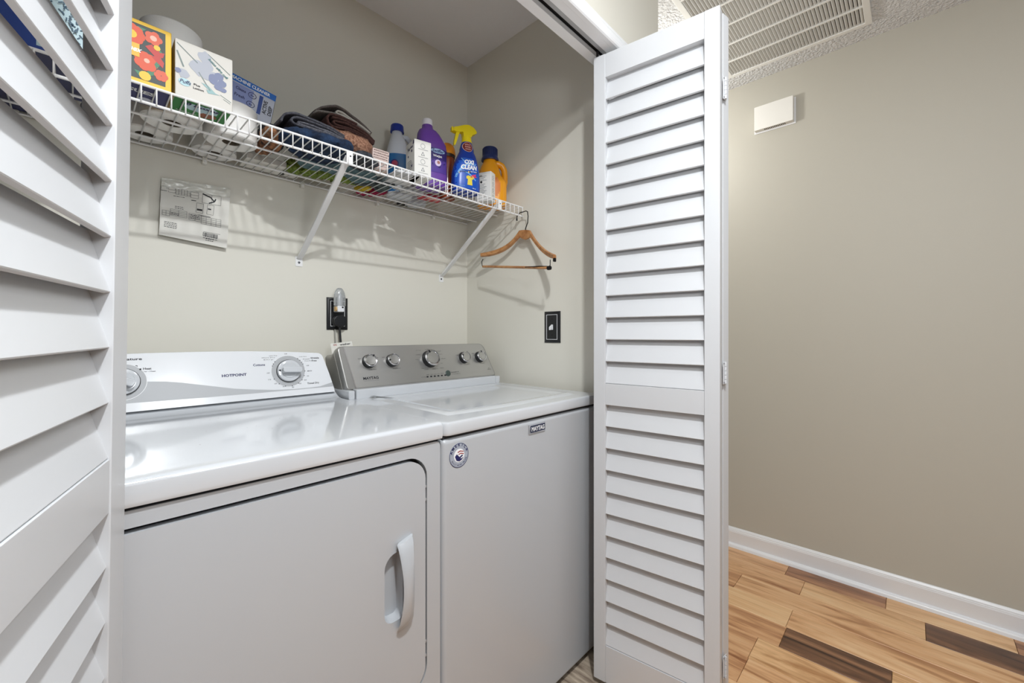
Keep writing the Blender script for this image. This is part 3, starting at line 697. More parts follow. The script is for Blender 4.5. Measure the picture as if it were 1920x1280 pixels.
edges = [GX0 + 0.028] + bars + [GX1 - 0.020]
fin_me = {}
for a, b in zip(edges, edges[1:]):
    w = round(b - a, 4)
    if w not in fin_me:
        bm = bmesh.new(); add_box(bm, (-w / 2, -0.0008, -0.0062), (w / 2, 0.0008, 0.0062), M=Matrix.Rotation(R(38), 4, 'X')); fin_me[w] = bm_mesh('fin', bm); fin_me[w].materials.append(M_grille); fin_me[w]['_sh'] = 1
    nf = 40
    for i in range(nf):
        o = new_obj('fin', fin_me[w], gr)
        o.location = Vector(((a + b) / 2, GY0 + 0.030 + i * (GY1 - GY0 - 0.060) / (nf - 1), ZC - 0.0072)) - Vector((1.9, 0.395, ZC))

# ================================================================= SHELF
ZD = 1.668; YB, YFr = 1.5695, 1.2015; SX0, SX1 = -0.285, 1.3235
sh = thing('wire_shelf', 'white ventilated wire shelf across the closet above the machines', 'shelf', (0.5, 1.57, 1.66), world=True)
def rod(name, y, z, r=0.0030, x1=SX1):
    return tube(name, sh, [(SX0, y, z), (x1, y, z)], r, M_wire, 8)
rod('rod', YFr, ZD + 0.001, 0.0032); rod('rod', YFr - 0.001, ZD - 0.0370, 0.0034); rod('rod', 1.357, ZD - 0.004); rod('rod', 1.500, ZD - 0.004); rod('rod', YB, ZD - 0.002, 0.0032)
bm = bmesh.new()
add_tube(bm, [(0, YB, ZD + 0.0010), (0, YFr + 0.003, ZD + 0.0010), (0, YFr - 0.0035, ZD - 0.001), (0, YFr - 0.0045, ZD - 0.006), (0, YFr - 0.0045, ZD - 0.0385)], 0.00165, 6)
wm = bm_mesh('wire', bm); wm.materials.append(M_wire); wm.transform(Matrix.Translation((0, -1.57, -1.66))); wm['_sh'] = 1
for p in wm.polygons: p.use_smooth = True
x = SX1 - 0.006; k = 0
while x > SX0:
    o = new_obj('wire', wm, sh); o.location = (x - 0.5, 0, 0); x -= 0.0254; k += 1
def brace(xw, xt):
    a = Vector((xw, 1.5745, 1.398)); b = Vector((xt, YFr + 0.004, ZD - 0.012))
    d = (b - a).normalized(); s = Vector((1, 0, 0)); s = (s - d * s.dot(d)).normalized(); n = d.cross(s)
    secs = []
    for t, w, h in ((0.0, 0.010, 0.0006), (0.035, 0.0095, 0.003), (0.10, 0.009, 0.0052), (0.88, 0.009, 0.0052), (0.96, 0.0095, 0.003), (1.0, 0.0095, 0.001)):
        c = a + (b - a) * t
        secs.append([tuple(c + s * (w * ca) + n * (h * sa)) for ca, sa in ((1, -1), (0.8, -1.3), (-0.8, -1.3), (-1, -1), (-1, 0.3), (-0.8, 1), (0.8, 1), (1, 0.3))])
    br = loft('brace', sh, secs, M_wire)
    prism('foot_plate', br, [rc([(-0.012, -0.016), (0.012, -0.016), (0.012, 0.012), (-0.012, 0.020)], 0.003)], 0.0005, 0.0022, M_wire, XZ(CY, xw, 1.386))
    lathe('screw', br, [(0, 0), (0.0042, 0), (0.0036, 0.0014), (0, 0.0020)], mat('zinc_screw', (90, 92, 96), 0.35, 0.8), 14, M=XZ(CY, xw, 1.384) @ Matrix.Translation((0, 0, 0.0022)))
    Mtb = basis((xt, YFr - 0.0065, ZD - 0.016), (1, 0, 0), (0, 0, 1))
    prism('clip_plate', br, [rrect(-0.0095, -0.020, 0.0095, 0.016, 0.003)], -0.0035, -0.0015, M_wire, Mtb)
    lathe('screw', br, [(0, 0), (0.0026, 0), (0, 0.0008)], M_hook, 10, M=Mtb @ Matrix.Translation((0.002, 0.002, -0.0014)))
brace(0.5520, 0.5600); brace(1.1760, 1.1820)
def clip(x):
    c = box('wall_clip', sh, (x - 0.006, YB - 0.007, ZD - 0.018), (x + 0.006, CY - 0.0005, ZD + 0.004), mat('clip_plastic', (232, 230, 222), 0.4), 0.002)
    tube('clip_pin', c, [(x, YB - 0.0065, ZD - 0.010), (x, YB - 0.0095, ZD - 0.010)], 0.003, M_wire)
for x in (-0.1, 0.275, 0.560, 0.850, 1.125): clip(x)

# ================================================================= HANGER
hg = thing('clothes_hanger', 'light wooden clothes hanger with trouser bar hooked on the shelf end', 'hanger', (1.30, 1.165, 1.55), world=True)
M_hw = wood('hanger_wood', (160, 104, 60), (190, 134, 84), (208, 156, 104), 0.4, (14, 14, 14))
tilt = 0.155
def hp(s, z):   # s along the hanger (+ = towards the viewer / image right), z relative; curved away from the wall at the ends
    x = 1.302 - (0.045 if s < 0 else 0.085) * (abs(s) / 0.225) ** 1.8
    return Vector((x, 1.168 - s * math.cos(tilt) , 1.5640 + z - s * math.sin(tilt)))
secs = []
for i in range(31):
    s = -0.222 + 0.444 * i / 30; a = abs(s)
    topz = 0.0 - 0.16 * a - 0.34 * max(0, a - 0.012) + 0.0
    if a < 0.03: topz = -0.08 * a * (a / 0.03)
    else: topz = -0.0024 - (0.080 * (1 - math.exp(-(a - 0.03) / 0.075)) * 1.12 + (a - 0.03) * 0.12)
    h = 0.019 + 0.022 * math.exp(-(a / 0.030) ** 2)
    if a > 0.205: h = 0.017
    w = 0.0065 + 0.004 * (a / 0.222)
    sec = []
    for (du, dv) in ((-1, 0.15), (-0.6, 0), (0.6, 0), (1, 0.15), (1, 0.85), (0.6, 1), (-0.6, 1), (-1, 0.85)):
        p = hp(s, topz - h * dv); p.x += du * w; sec.append(tuple(p))
    secs.append(sec)
loft('yoke', hg, secs, M_hw)
pl, pr_ = hp(-0.200, -0.134), hp(0.203, -0.150)
L0, R0 = Vector((1.250, 1.372, 1.428)), Vector((1.205, 0.962, 1.372))
tube('trouser_bar', hg, [L0 + (R0 - L0) * t for t in (0, 0.25, 0.5, 0.75, 1)], 0.0052, M_hw, 12)
tube('bar_wire', hg, [L0 + Vector((0, 0, 0.034)), L0 + Vector((-0.002, 0.006, 0.022)), L0 + Vector((0, 0.006, 0.004)), L0 + Vector((0, 0, -0.003))], 0.0018, M_hook, 6)
tube('bar_wire', hg, [R0 + Vector((0.002, -0.003, 0.030)), R0 + Vector((0, -0.004, 0.010)), R0 + Vector((0, 0.0, 0.006)), R0 + Vector((0, 0.05, 0.012)), R0 + Vector((0, 0.12, 0.016))], 0.0016, M_hook, 6)
lathe('bar_end', hg, [(0, -0.007), (0.0075, -0.007), (0.0080, 0), (0.0075, 0.006), (0, 0.007)], M_hook, 14, M=Matrix.Translation(R0) @ Matrix.Rotation(R(90), 4, 'X'))
prism('end_tip', hg, [rrect(-0.0065, -0.007, 0.0065, 0.007, 0.003)], -0.003, 0.002, M_hook, Matrix.Translation(hp(0.2235, -0.128)) @ Matrix.Rotation(R(90), 4, 'X'))
AX = 1.302
tube('hook', hg, [(AX, 1.168, 1.552), (AX, 1.166, 1.570), (AX - 0.001, 1.153, 1.592), (AX - 0.002, 1.150, 1.618), (AX - 0.002, 1.153, 1.6375), (AX - 0.002, 1.162, 1.6420), (AX - 0.002, 1.190, 1.6410), (AX - 0.002, 1.204, 1.6385), (AX - 0.002, 1.212, 1.630), (AX - 0.002, 1.214, 1.620)], 0.0021, M_hook, 8)
lathe('hook_tip', hg, [(0, -0.006), (0.003, -0.005), (0.0036, 0), (0.003, 0.005), (0, 0.006)], M_hook, 10, c=(AX - 0.002, 1.2135, 1.616))

# ================================================================= WALL SHEET (wiring diagram)
ps = thing('instruction_sheet', 'creased white paper sheet with wiring diagrams taped on the back wall', 'paper', (0.255, 1.575, 1.49), world=True)
def pf(u, v):
    """u 0..1 left-right, v 0..1 bottom-top"""
    bl, br_, tl, tr_ = Vector((0.1662, 1.4154)), Vector((0.3310, 1.3997)), Vector((0.1735, 1.5789)), Vector((0.3440, 1.5890))
    p = (bl * (1 - u) + br_ * u) * (1 - v) + (tl * (1 - u) + tr_ * u) * v
    bulge = 0.016 * math.sin(PI * min(1, v / 0.52)) if v < 0.52 else 0.010 * math.sin(PI * min(1, (v - 0.52) / 0.33))
    y = CY - 0.004 - 0.012 * (1 - v) ** 2 - bulge * 0.5 * (1 - 0.3 * u) - (0.003 + 0.003 * noise.noise(Vector((u * 7, v * 22, 3))) if v > 0.80 else 0.001)
    return Vector((p.x, y, p.y))
bm = bmesh.new(); G_ = [[bm.verts.new(pf(i / 24, j / 40)) for j in range(41)] for i in range(25)]
for i in range(24):
    for j in range(40): bm.faces.new((G_[i][j], G_[i + 1][j], G_[i + 1][j + 1], G_[i][j + 1]))
shp = new_obj('sheet', bm_mesh('sheet', bm), ps, M_paper, smooth='all')
bm = bmesh.new()
def ink(u0, v0, u1, v1, w=0.006):
    n = max(1, int(max(abs(u1 - u0), abs(v1 - v0)) / 0.04)); d = Vector((u1 - u0, v1 - v0)); d.normalize(); nn = Vector((-d.y, d.x)) * w / 2
    pr0 = None
    for i in range(n + 1):
        t = i / n; u = u0 + (u1 - u0) * t; v = v0 + (v1 - v0) * t
        a = pf(u + nn.x, v + nn.y) - Vector((0, 0.0006, 0)); b = pf(u - nn.x, v - nn.y) - Vector((0, 0.0006, 0))
        a = bm.verts.new(a); b = bm.verts.new(b)
        if pr0: bm.faces.new((pr0[0], pr0[1], b, a))
        pr0 = (a, b)
def tbl(u0, v0, u1, v1, r, c_):
    for i in range(r + 1): ink(u0, v0 + (v1 - v0) * i / r, u1, v0 + (v1 - v0) * i / r, 0.004)
    for i in range(c_ + 1): ink(u0 + (u1 - u0) * i / c_, v0, u0 + (u1 - u0) * i / c_, v1, 0.004)
tbl(0.00, 0.80, 0.08, 0.885, 1, 1); tbl(0.10, 0.79, 0.19, 0.885, 2, 1); tbl(0.20, 0.77, 0.40, 0.875, 4, 5); tbl(0.41, 0.755, 0.52, 0.86, 2, 1)
tbl(0.14, 0.38, 0.37, 0.50, 4, 2); tbl(0.40, 0.36, 0.58, 0.48, 4, 2); tbl(0.58, 0.33, 0.88, 0.46, 4, 4); tbl(0.03, 0.36, 0.13, 0.45, 2, 2)
tbl(0.58, 0.70, 0.86, 0.86, 1, 2); tbl(0.50, 0.52, 0.60, 0.68, 1, 1); tbl(0.66, 0.52, 0.76, 0.68, 1, 1)
ink(0.58, 0.86, 0.70, 0.82, 0.022); ink(0.70, 0.82, 0.76, 0.75, 0.02); ink(0.76, 0.75, 0.68, 0.71, 0.02); ink(0.76, 0.75, 0.78, 0.80, 0.02)
ink(0.51, 0.57, 0.59, 0.57, 0.03); ink(0.67, 0.61, 0.72, 0.61, 0.02); ink(0.54, 0.48, 0.72, 0.475, 0.01); ink(0.42, 0.71, 0.49, 0.715, 0.012)
rr_ = random.Random(2)
for (u0, v0, u1, n_) in ((0.17, 0.735, 0.33, 1), (0.20, 0.53, 0.32, 2), (0.06, 0.16, 0.24, 4), (0.62, 0.10, 0.84, 2), (0.66, 0.065, 0.78, 2), (0.42, 0.40, 0.56, 3), (0.15, 0.40, 0.26, 2)):
    for i in range(n_):
        u = u0; v = v0 + i * 0.028
        while u < u1:
            l = rr_.uniform(0.01, 0.035); ink(u, v, min(u + l, u1), v, 0.009); u += l + 0.008
u = 0.62
while u < 0.84:
    w = rr_.choice([0.003, 0.006, 0.009]); ink(u, 0.13, u, 0.19, w); u += w + rr_.choice([0.004, 0.007])
ink(0.62, 0.20, 0.88, 0.205, 0.004)
new_obj('printing', bm_mesh('printing', bm), shp, M_ink)
bm = bmesh.new()
for s_ in (0, 1):
    pass
G_ = [[bm.verts.new(pf(i / 24, 0.87 + 0.13 * j / 8) + Vector((0, -0.0008 - 0.004 * abs(noise.noise(Vector((i * 0.5, j * 0.9, 1)))), 0.004 * (j / 8)))) for j in range(9)] for i in range(25)]
for i in range(24):
    for j in range(8): bm.faces.new((G_[i][j], G_[i + 1][j], G_[i + 1][j + 1], G_[i][j + 1]))
m_ = mat('packing_tape', (238, 238, 232), 0.22, trans=0.6)
new_obj('clear_tape', bm_mesh('clear_tape', bm), ps, m_, smooth='all')

# ================================================================= ITEMS ON THE SHELF
ZS = 1.6714
def superell(cx, cy, rx, ry, p, n=28):
    out = []
    for i in range(n):
        t = 2 * PI * i / n; c_, s_ = math.cos(t), math.sin(t)
        out.append((cx + rx * math.copysign(abs(c_) ** (2 / p), c_), cy + ry * math.copysign(abs(s_) ** (2 / p), s_)))
    return out
def bottle(name, parent, secs, m, n=28):
    """secs: (z, cx, rx, ry, power)"""
    return loft(name, parent, [[(x, y, z) for x, y in superell(cx, 0, rx, ry, p, n)] for z, cx, rx, ry, p in secs], m)
def conform(o, secs, lift):
    for v in o.data.vertices:
        z = v.co.z
        for a, b in zip(secs, secs[1:]):
            if a[0] <= z <= b[0] + 1e-6:
                t = (z - a[0]) / max(1e-6, b[0] - a[0]); q_ = [a[i] + (b[i] - a[i]) * t for i in range(5)]; break
        else: q_ = secs[-1] if z > secs[-1][0] else secs[0]
        f = min(0.999, abs((v.co.x - q_[1]) / q_[2])); y = -q_[3] * (1 - f ** q_[4]) ** (1 / q_[4])
        v.co.y = y - lift
    return o
def label_patch(name, parent, secs, x0, z0, x1, z1, m, lift=0.0004, shape=None):
    bm = bmesh.new(); nx, nz = 14, 10
    V = [[bm.verts.new((x0 + (x1 - x0) * i / nx, 0, z0 + (z1 - z0) * j / nz)) for j in range(nz + 1)] for i in range(nx + 1)]
    for i in range(nx):
        for j in range(nz):
            if shape is None or shape((i + .5) / nx, (j + .5) / nz): bm.faces.new((V[i][j], V[i + 1][j], V[i + 1][j + 1], V[i][j + 1]))
    return conform(new_obj(name, bm_mesh(name, bm), parent, m, smooth='all'), secs, lift)
def disc_patch(name, parent, secs, cx, cz, r, m, lift, rz=None):
    bm = bmesh.new(); c_ = bm.verts.new((cx, 0, cz)); pr0 = None
    for k in (0.33, 0.66, 1.0):
        ring = [bm.verts.new((cx + r * k * math.cos(2 * PI * i / 20), 0, cz + (rz or r) * k * math.sin(2 * PI * i / 20))) for i in range(20)]
        for i in range(20):
            if pr0: bm.faces.new((pr0[i], pr0[(i + 1) % 20], ring[(i + 1) % 20], ring[i]))
            else: bm.faces.new((c_, ring[i], ring[(i + 1) % 20]))
        pr0 = ring
    return conform(new_obj(name, bm_mesh(name, bm), parent, m, smooth='all'), secs, lift)
X0 = XZ(0)
def ctext(s, parent, secs, x, z, w, h, m, lift, bold=0.02, shear=0, rot=0): return conform(text(s, parent, X0, x, z, w, h, m, bold=bold, shear=shear, rot=rot), secs, lift)

# ---- tissue boxes
M_y = mat('box_yellow', (236, 190, 30), 0.5); M_fo = mat('flower_orange', (216, 72, 18), 0.5); M_fr = mat('flower_red', (190, 36, 24), 0.5)
M_fg = mat('box_darkgreen', (26, 44, 40), 0.5); M_leaf = mat('leaf_green', (44, 120, 84), 0.5); M_pk = mat('flower_pink', (240, 180, 160), 0.5)
def carton(name, label, x0, y0, x1, y1, z1, m, cat='box', z0=ZS, rot=0, group=None):
    cx, cy = (x0 + x1) / 2, (y0 + y1) / 2
    t = thing(name, label, cat, (cx, cy, z0), (0, 0, rot), group)
    box('carton', t, (x0 - cx, y0 - cy, 0), (x1 - cx, y1 - cy, z1 - z0), m, 0.0012, 1)
    return t, XZ(y0 - cy - 0.0001, 0, 0)
t, Mx = carton('tissue_box', 'yellow tissue box with orange flowers on dark green', 0.040, 1.203, 0.1500, 1.310, 1.8060, M_y)
W_, H_ = 0.055, 0.1346
multi_decal('flower_panel', t, Mx, [rect(-W_ + 0.003, 0.0085, W_ - 0.0105, H_ - 0.0085)], M_fg, 0.0003)
def petals(cx, cy, r, n, a0=0, k=0.55): return [ngon(cx + r * k * math.cos(a0 + 2 * PI * i / n), cy + r * k * math.sin(a0 + 2 * PI * i / n), r * 0.5, 10) for i in range(n)]
lv = []
for (x, y, a, l) in ((-0.038, 0.045, 40, 0.03), (-0.030, 0.085, 140, 0.028), (0.020, 0.030, 60, 0.030), (0.0, 0.115, 20, 0.026), (0.034, 0.078, 100, 0.028), (0.005, 0.018, 150, 0.030), (-0.012, 0.060, 10, 0.026), (0.030, 0.052, 80, 0.022)):
    d = Vector((math.cos(R(a)), math.sin(R(a)))); nn = Vector((-d.y, d.x)) * l * 0.22; c_ = Vector((x, y))
    lv.append([tuple(c_ - d * l / 2), tuple(c_ - nn), tuple(c_ + d * l / 2), tuple(c_ + nn)])
each_decal('leaf', t, Mx, lv, M_leaf, 0.0005)
multi_decal('flower', t, Mx, petals(-0.012, 0.100, 0.022, 8) + [ngon(-0.012, 0.100, 0.018, 16)], M_fo, 0.0007); multi_decal('flower', t, Mx, petals(0.012, 0.050, 0.020, 7) + [ngon(0.012, 0.050, 0.012, 16)], M_fo, 0.0007)
multi_decal('flower', t, Mx, petals(0.024, 0.106, 0.015, 5), mat('flower_coral', (214, 84, 44), 0.5), 0.0007); multi_decal('flower', t, Mx, petals(0.037, 0.030, 0.012, 6), MATS['flower_coral'], 0.0007)
multi_decal('flower', t, Mx, [[(0.010, 0.083), (0.0215, 0.072 + 0.02), (0.026, 0.084), (0.034, 0.094), (0.034, 0.080), (0.043, 0.082), (0.040, 0.070), (0.026, 0.068)], [(0.020, 0.066), (0.034, 0.072), (0.042, 0.060), (0.040, 0.048), (0.028, 0.058)]], M_fr, 0.0008)
each_decal('flower_centre', t, Mx, [ngon(-0.012, 0.100, 0.009, 12), ngon(0.010, 0.018, 0.010, 12), ngon(0.030, 0.088, 0.006, 8)], M_y, 0.0010)
each_decal('flower_centre', t, Mx, [ngon(0.024, 0.106, 0.006, 10), ngon(0.013, 0.052, 0.005, 8)], M_pk, 0.0011)
multi_decal('name_panel', t, Mx, [rect(-0.045, 0.054, 0.001, 0.082)], mat('box_gold', (226, 178, 40), 0.5), 0.0013)
text('Kleenex', t, Mx, -0.041, 0.064, 0.044, 0.011, M_trim, lift=0.0016, shear=0.3)
def under(t, hx, hy, m, name='base_panel'):
    return prism(name, t, [rect(-hx + 0.001, -hy + 0.001, hx - 0.001, hy - 0.001)], -0.0004, -0.0002, m, Matrix.Identity(4))
Mu = lambda: basis((0, 0, -0.0006), (1, 0, 0), (0, -1, 0)) @ Matrix.Identity(4)
Mun = basis((0, 0, -0.0006), (1, 0, 0), (0, -1, 0))     # faces down; text reads from below
under(t, 0.055, 0.0535, mat('box_indigo', (42, 44, 104), 0.5))
text('TISSUES', t, Mun, -0.045, 0.005, 0.075, 0.018, M_trim, bold=0.04, shear=0.1)
multi_decal('print_bar', t, Mun, [rect(-0.045, -0.035, 0.0, -0.028), ngon(0.018, -0.026, 0.014, 14)], mat('print_pale', (200, 204, 220), 0.5), 0.0003)

t, Mx = carton('tissue_box', 'white tissue box with grey-blue watercolour flowers', 0.1560, 1.2005, 0.2665, 1.300, 1.7990, mat('box_cream', (212, 209, 202), 0.55))
W_, H_ = 0.05525, 0.1276
wc = mat('watercolour_blue', (126, 134, 164), 0.6); wg = mat('watercolour_grey', (178, 182, 192), 0.6); wd = mat('stem_grey', (128, 142, 140), 0.6)
def blob(cx, cy, r, n=12, s=1): 
    q0 = random.Random(int(cx * 9999) + s); return [(cx + r * (0.8 + 0.4 * q0.random()) * math.cos(2 * PI * i / n), cy + r * (0.8 + 0.4 * q0.random()) * math.sin(2 * PI * i / n)) for i in range(n)]
each_decal('wash_print', t, Mx, [blob(-0.012, 0.078, 0.017), blob(0.004, 0.090, 0.013), blob(0.018, 0.070, 0.013), blob(-0.040, 0.052, 0.010), blob(0.000, 0.108, 0.013), blob(0.004, 0.068, 0.014)], wg, 0.0003)
each_decal('wash_print', t, Mx, [blob(0.016, 0.064, 0.011), blob(0.028, 0.074, 0.009), blob(0.034, 0.060, 0.009), blob(0.026, 0.050, 0.009), blob(0.036, 0.046, 0.006), blob(-0.050, 0.056, 0.006)], wc, 0.0005)
each_decal('stem_print', t, Mx, [seg_poly(-0.052, 0.118, -0.014, 0.088, 0.0018), seg_poly(-0.052, 0.100, -0.040, 0.068, 0.003), seg_poly(0.006, 0.118, 0.050, 0.088, 0.0015), seg_poly(-0.012, 0.068, 0.010, 0.034, 0.0018), seg_poly(0.030, 0.032, 0.052, 0.022, 0.0010), seg_poly(0.036, 0.024, 0.050, 0.018, 0.0010)], wd, 0.0006)
each_decal('leaf_print', t, Mx, [[(-0.008, 0.046), (0.006, 0.044), (0.022, 0.030), (0.010, 0.032)], [(0.002, 0.034), (0.030, 0.030), (0.006, 0.026)]], mat('watercolour_teal', (150, 184, 186), 0.6), 0.0005)
multi_decal('logo_oval', t, Mx, [ngon(-0.038, 0.0335, 0.0115, 20, 0.0085)], mat('logo_aqua', (170, 206, 214), 0.5), 0.0006)
text('Puffs', t, Mx, -0.0475, 0.0300, 0.0200, 0.0085, M_navy, lift=0.0010, shear=0.25)
text('Plus', t, Mx, -0.0215, 0.0335, 0.0120, 0.0048, M_ink, lift=0.0008); text('Lotion', t, Mx, -0.0225, 0.0255, 0.0200, 0.0048, M_ink, lift=0.0008)
text('lotion ultra soft', t, Mx, 0.0050, 0.1060, 0.0480, 0.0065, mat('print_teal', (60, 120, 124), 0.5), lift=0.0010, shear=0.4, rot=R(-40))
gb = under(t, 0.05525, 0.04975, mat('box_green', (34, 128, 52), 0.5))
each_decal('print_patch', t, Mun, [blob(-0.01, 0.010, 0.022), blob(0.012, 0.012, 0.02)], mat('pale_aqua', (186, 214, 224), 0.5), 0.0003)
each_decal('print_patch', t, Mun, [blob(0.014, -0.018, 0.014), blob(0.022, -0.014, 0.012)], mat('print_brown', (150, 84, 54), 0.5), 0.0004)
text('10 Boxes', t, Mun, -0.040, 0.014, 0.072, 0.016, M_navy, bold=0.04, shear=0.2, lift=0.0006)
text('facial tissues', t, Mun, -0.044, -0.030, 0.040, 0.006, M_trim, lift=0.0006)

# ---- paper rolls
def paper_roll(label, x, y, r, h, group=None, name='toilet_roll'):
    t = thing(name, label, 'paper roll', (x, y, ZS), (0, 0, rng.uniform(0, 3)), group)
    ri = 0.0215; nseg = 40
    bm = bmesh.new()
    pr_ = [(ri, 0.0), (r - 0.003, 0.0), (r, 0.003), (r, h - 0.004), (r - 0.004, h), (ri, h), (ri, 0.0)]
    rg = []
    for i, (q_, z) in enumerate(pr_[:-1]):
        rg.append([bm.verts.new(((q_ + (0.0008 * noise.noise(Vector((math.cos(a) * 2 + x * 9, math.sin(a) * 2, z * 20))) if q_ > ri else 0)) * math.cos(a), (q_ + (0.0008 * noise.noise(Vector((math.cos(a) * 2 + x * 9, math.sin(a) * 2, z * 20))) if q_ > ri else 0)) * math.sin(a), z)) for a in [2 * PI * k / nseg for k in range(nseg)]])
    rg.append(rg[0])
    for a, b in zip(rg, rg[1:]):
        for i in range(nseg): bm.faces.new((a[i], a[(i + 1) % nseg], b[(i + 1) % nseg], b[i]))
    new_obj('paper', bm_mesh('paper', bm), t, M_tissue, smooth=True)
    bm = bmesh.new(); add_prism(bm, [ngon(0, 0, ri - 0.0002, 28), ngon(0, 0, ri - 0.0014, 28)], 0.001, h - 0.001, Matrix.Identity(4))
    new_obj('core', bm_mesh('core', bm), t, M_card, smooth=True)
    return t
paper_roll('tall white paper towel roll standing behind the yellow tissue box', 0.1726, 1.3780, 0.0635, 0.236, name='paper_towel_roll')
paper_roll('white toilet roll at the back of the shelf behind the paper towel roll', 0.1320, 1.5075, 0.0590, 0.100)
paper_roll('large white toilet roll right of the watercolour tissue box', 0.3056, 1.3950, 0.0640, 0.0960)
paper_roll('white toilet roll at the back of the shelf behind the large toilet roll', 0.2900, 1.5185, 0.0560, 0.0960)
# grey plastic wrapper at the left
def crumple(name, label, cat, c, size, m, seed=0, amp=0.35, sub=4, freq=2.2, flat=True, squash=1.0):
    bm = bmesh.new(); bmesh.ops.create_icosphere(bm, subdivisions=sub, radius=1.0)
    for v in bm.verts:
        p = v.co.copy(); n1 = noise.noise(p * freq + Vector((seed * 3.1, 0, 0))); n2 = noise.noise(p * freq * 3 + Vector((0, seed, 0)))
        v.co = p * (1 + amp * n1 + amp * 0.35 * n2)
        v.co = Vector((v.co.x * size[0], v.co.y * size[1], v.co.z * size[2]))
        if flat and v.co.z < -size[2] * 0.72: v.co.z = -size[2] * 0.72 + 0.02 * size[2] * n2
    o = new_obj(name, bm_mesh(name, bm), None, m, smooth='all')
    o.location = (c[0], c[1], c[2] + size[2] * 0.74); tag(o, label, cat); return o
crumple('plastic_wrapper', 'crumpled grey plastic wrapper left of the paper towel roll', 'wrapper', (0.040, 1.465, ZS), (0.026, 0.050, 0.035), mat('grey_film', (176, 176, 178), 0.3), 3)

# ---- big blue packs seen through the left louvres
M_bl = mat('pack_blue', (28, 62, 140), 0.4); M_db = mat('pack_darkblue', (28, 34, 84), 0.45)
t, Mx = carton('detergent_carton', 'large blue carton seen between the louvres of the left door', -0.200, 1.2040, 0.030, 1.400, 1.860, M_bl)
sp = []; r4 = random.Random(9)
for i in range(150):
    x, z = r4.uniform(0.035, 0.110), r4.uniform(0.012, 0.15); sp.append(seg_poly(x, z, x + r4.uniform(-0.008, 0.008), z + r4.uniform(0.002, 0.008), 0.0022))
multi_decal('pattern_panel', t, Mx, [rect(0.034, 0.008, 0.113, 0.155)], mat('pattern_pale', (180, 205, 212), 0.5), 0.0003)
multi_decal('pattern_mark', t, Mx, sp, mat('pattern_teal', (30, 72, 96), 0.5), 0.0006)
multi_decal('dark_band', t, Mx, [rect(-0.115, 0.0, -0.055, 0.188)], mat('pack_black', (26, 22, 34), 0.5), 0.0003)
under(t, 0.115, 0.098, M_db)
t, Mx = carton('carton', 'dark blue carton at the back of the shelf behind the left door', -0.150, 1.43, -0.010, 1.565, 1.78, M_db)
under(t, 0.070, 0.0675, M_db)

# ---- machine cleaner box leaning on the rolls
Mm = thing('cleaner_box', 'tilted grey and blue washing machine cleaner box on top of the toilet rolls', 'box', (0.345, 1.445, 1.768), (0, R(10), 0))
box('carton', Mm, (-0.055, -0.022, 0.010), (0.068, 0.022, 0.112), mat('box_silver', (186, 190, 204), 0.45), 0.001, 1)
Mx = XZ(-0.0223)
multi_decal('blue_band', Mm, Mx, [rect(-0.0545, 0.0930, 0.0678, 0.1118)], mat('band_blue', (28, 104, 190), 0.45), 0.0002)
box('side_band', Mm, (0.0681, -0.022, 0.0930), (0.0685, 0.022, 0.1118), mat('band_blue', (28, 104, 190), 0.45))
box('side_panel', Mm, (0.0681, -0.0218, 0.0102), (0.0685, 0.0218, 0.0928), mat('side_black', (34, 34, 42), 0.5))
text('MACHINE CLEANER', Mm, Mx, -0.052, 0.0975, 0.104, 0.0100, M_trim, bold=0.03, lift=0.0006)
multi_decal('fade_print', Mm, Mx, [rect(-0.054, 0.011, 0.010, 0.090)], mat('print_periwinkle', (130, 142, 190), 0.5), 0.0002)
multi_decal('stripe_print', Mm, Mx, [[(0.026, 0.088), (0.036, 0.088), (0.036, 0.030), (0.026, 0.030)]], mat('stripe_blue', (34, 66, 140), 0.45), 0.0004)
text('ACTIVE', Mm, Mx, 0.050, 0.038, 0.042, 0.011, M_ink, lift=0.0006, rot=R(90)); text('DEEP', Mm, Mx, 0.064, 0.040, 0.030, 0.010, M_ink, lift=0.0006, rot=R(90))
text('Cleans', Mm, Mx, -0.035, 0.072, 0.026, 0.009, M_navy, lift=0.0006); text('Fresh', Mm, Mx, -0.035, 0.052, 0.026, 0.009, M_navy, lift=0.0006)
for cz in (0.075, 0.047):
    prism('roundel', Mm, [ngon(0.008, cz, 0.0110, 20, 0.009), ngon(0.008, cz, 0.0095, 20, 0.0075)], 0.0005, 0.0007, M_navy, Mx)
    text('3x', Mm, Mx, 0.003, cz - 0.003, 0.010, 0.006, M_navy, lift=0.0007)

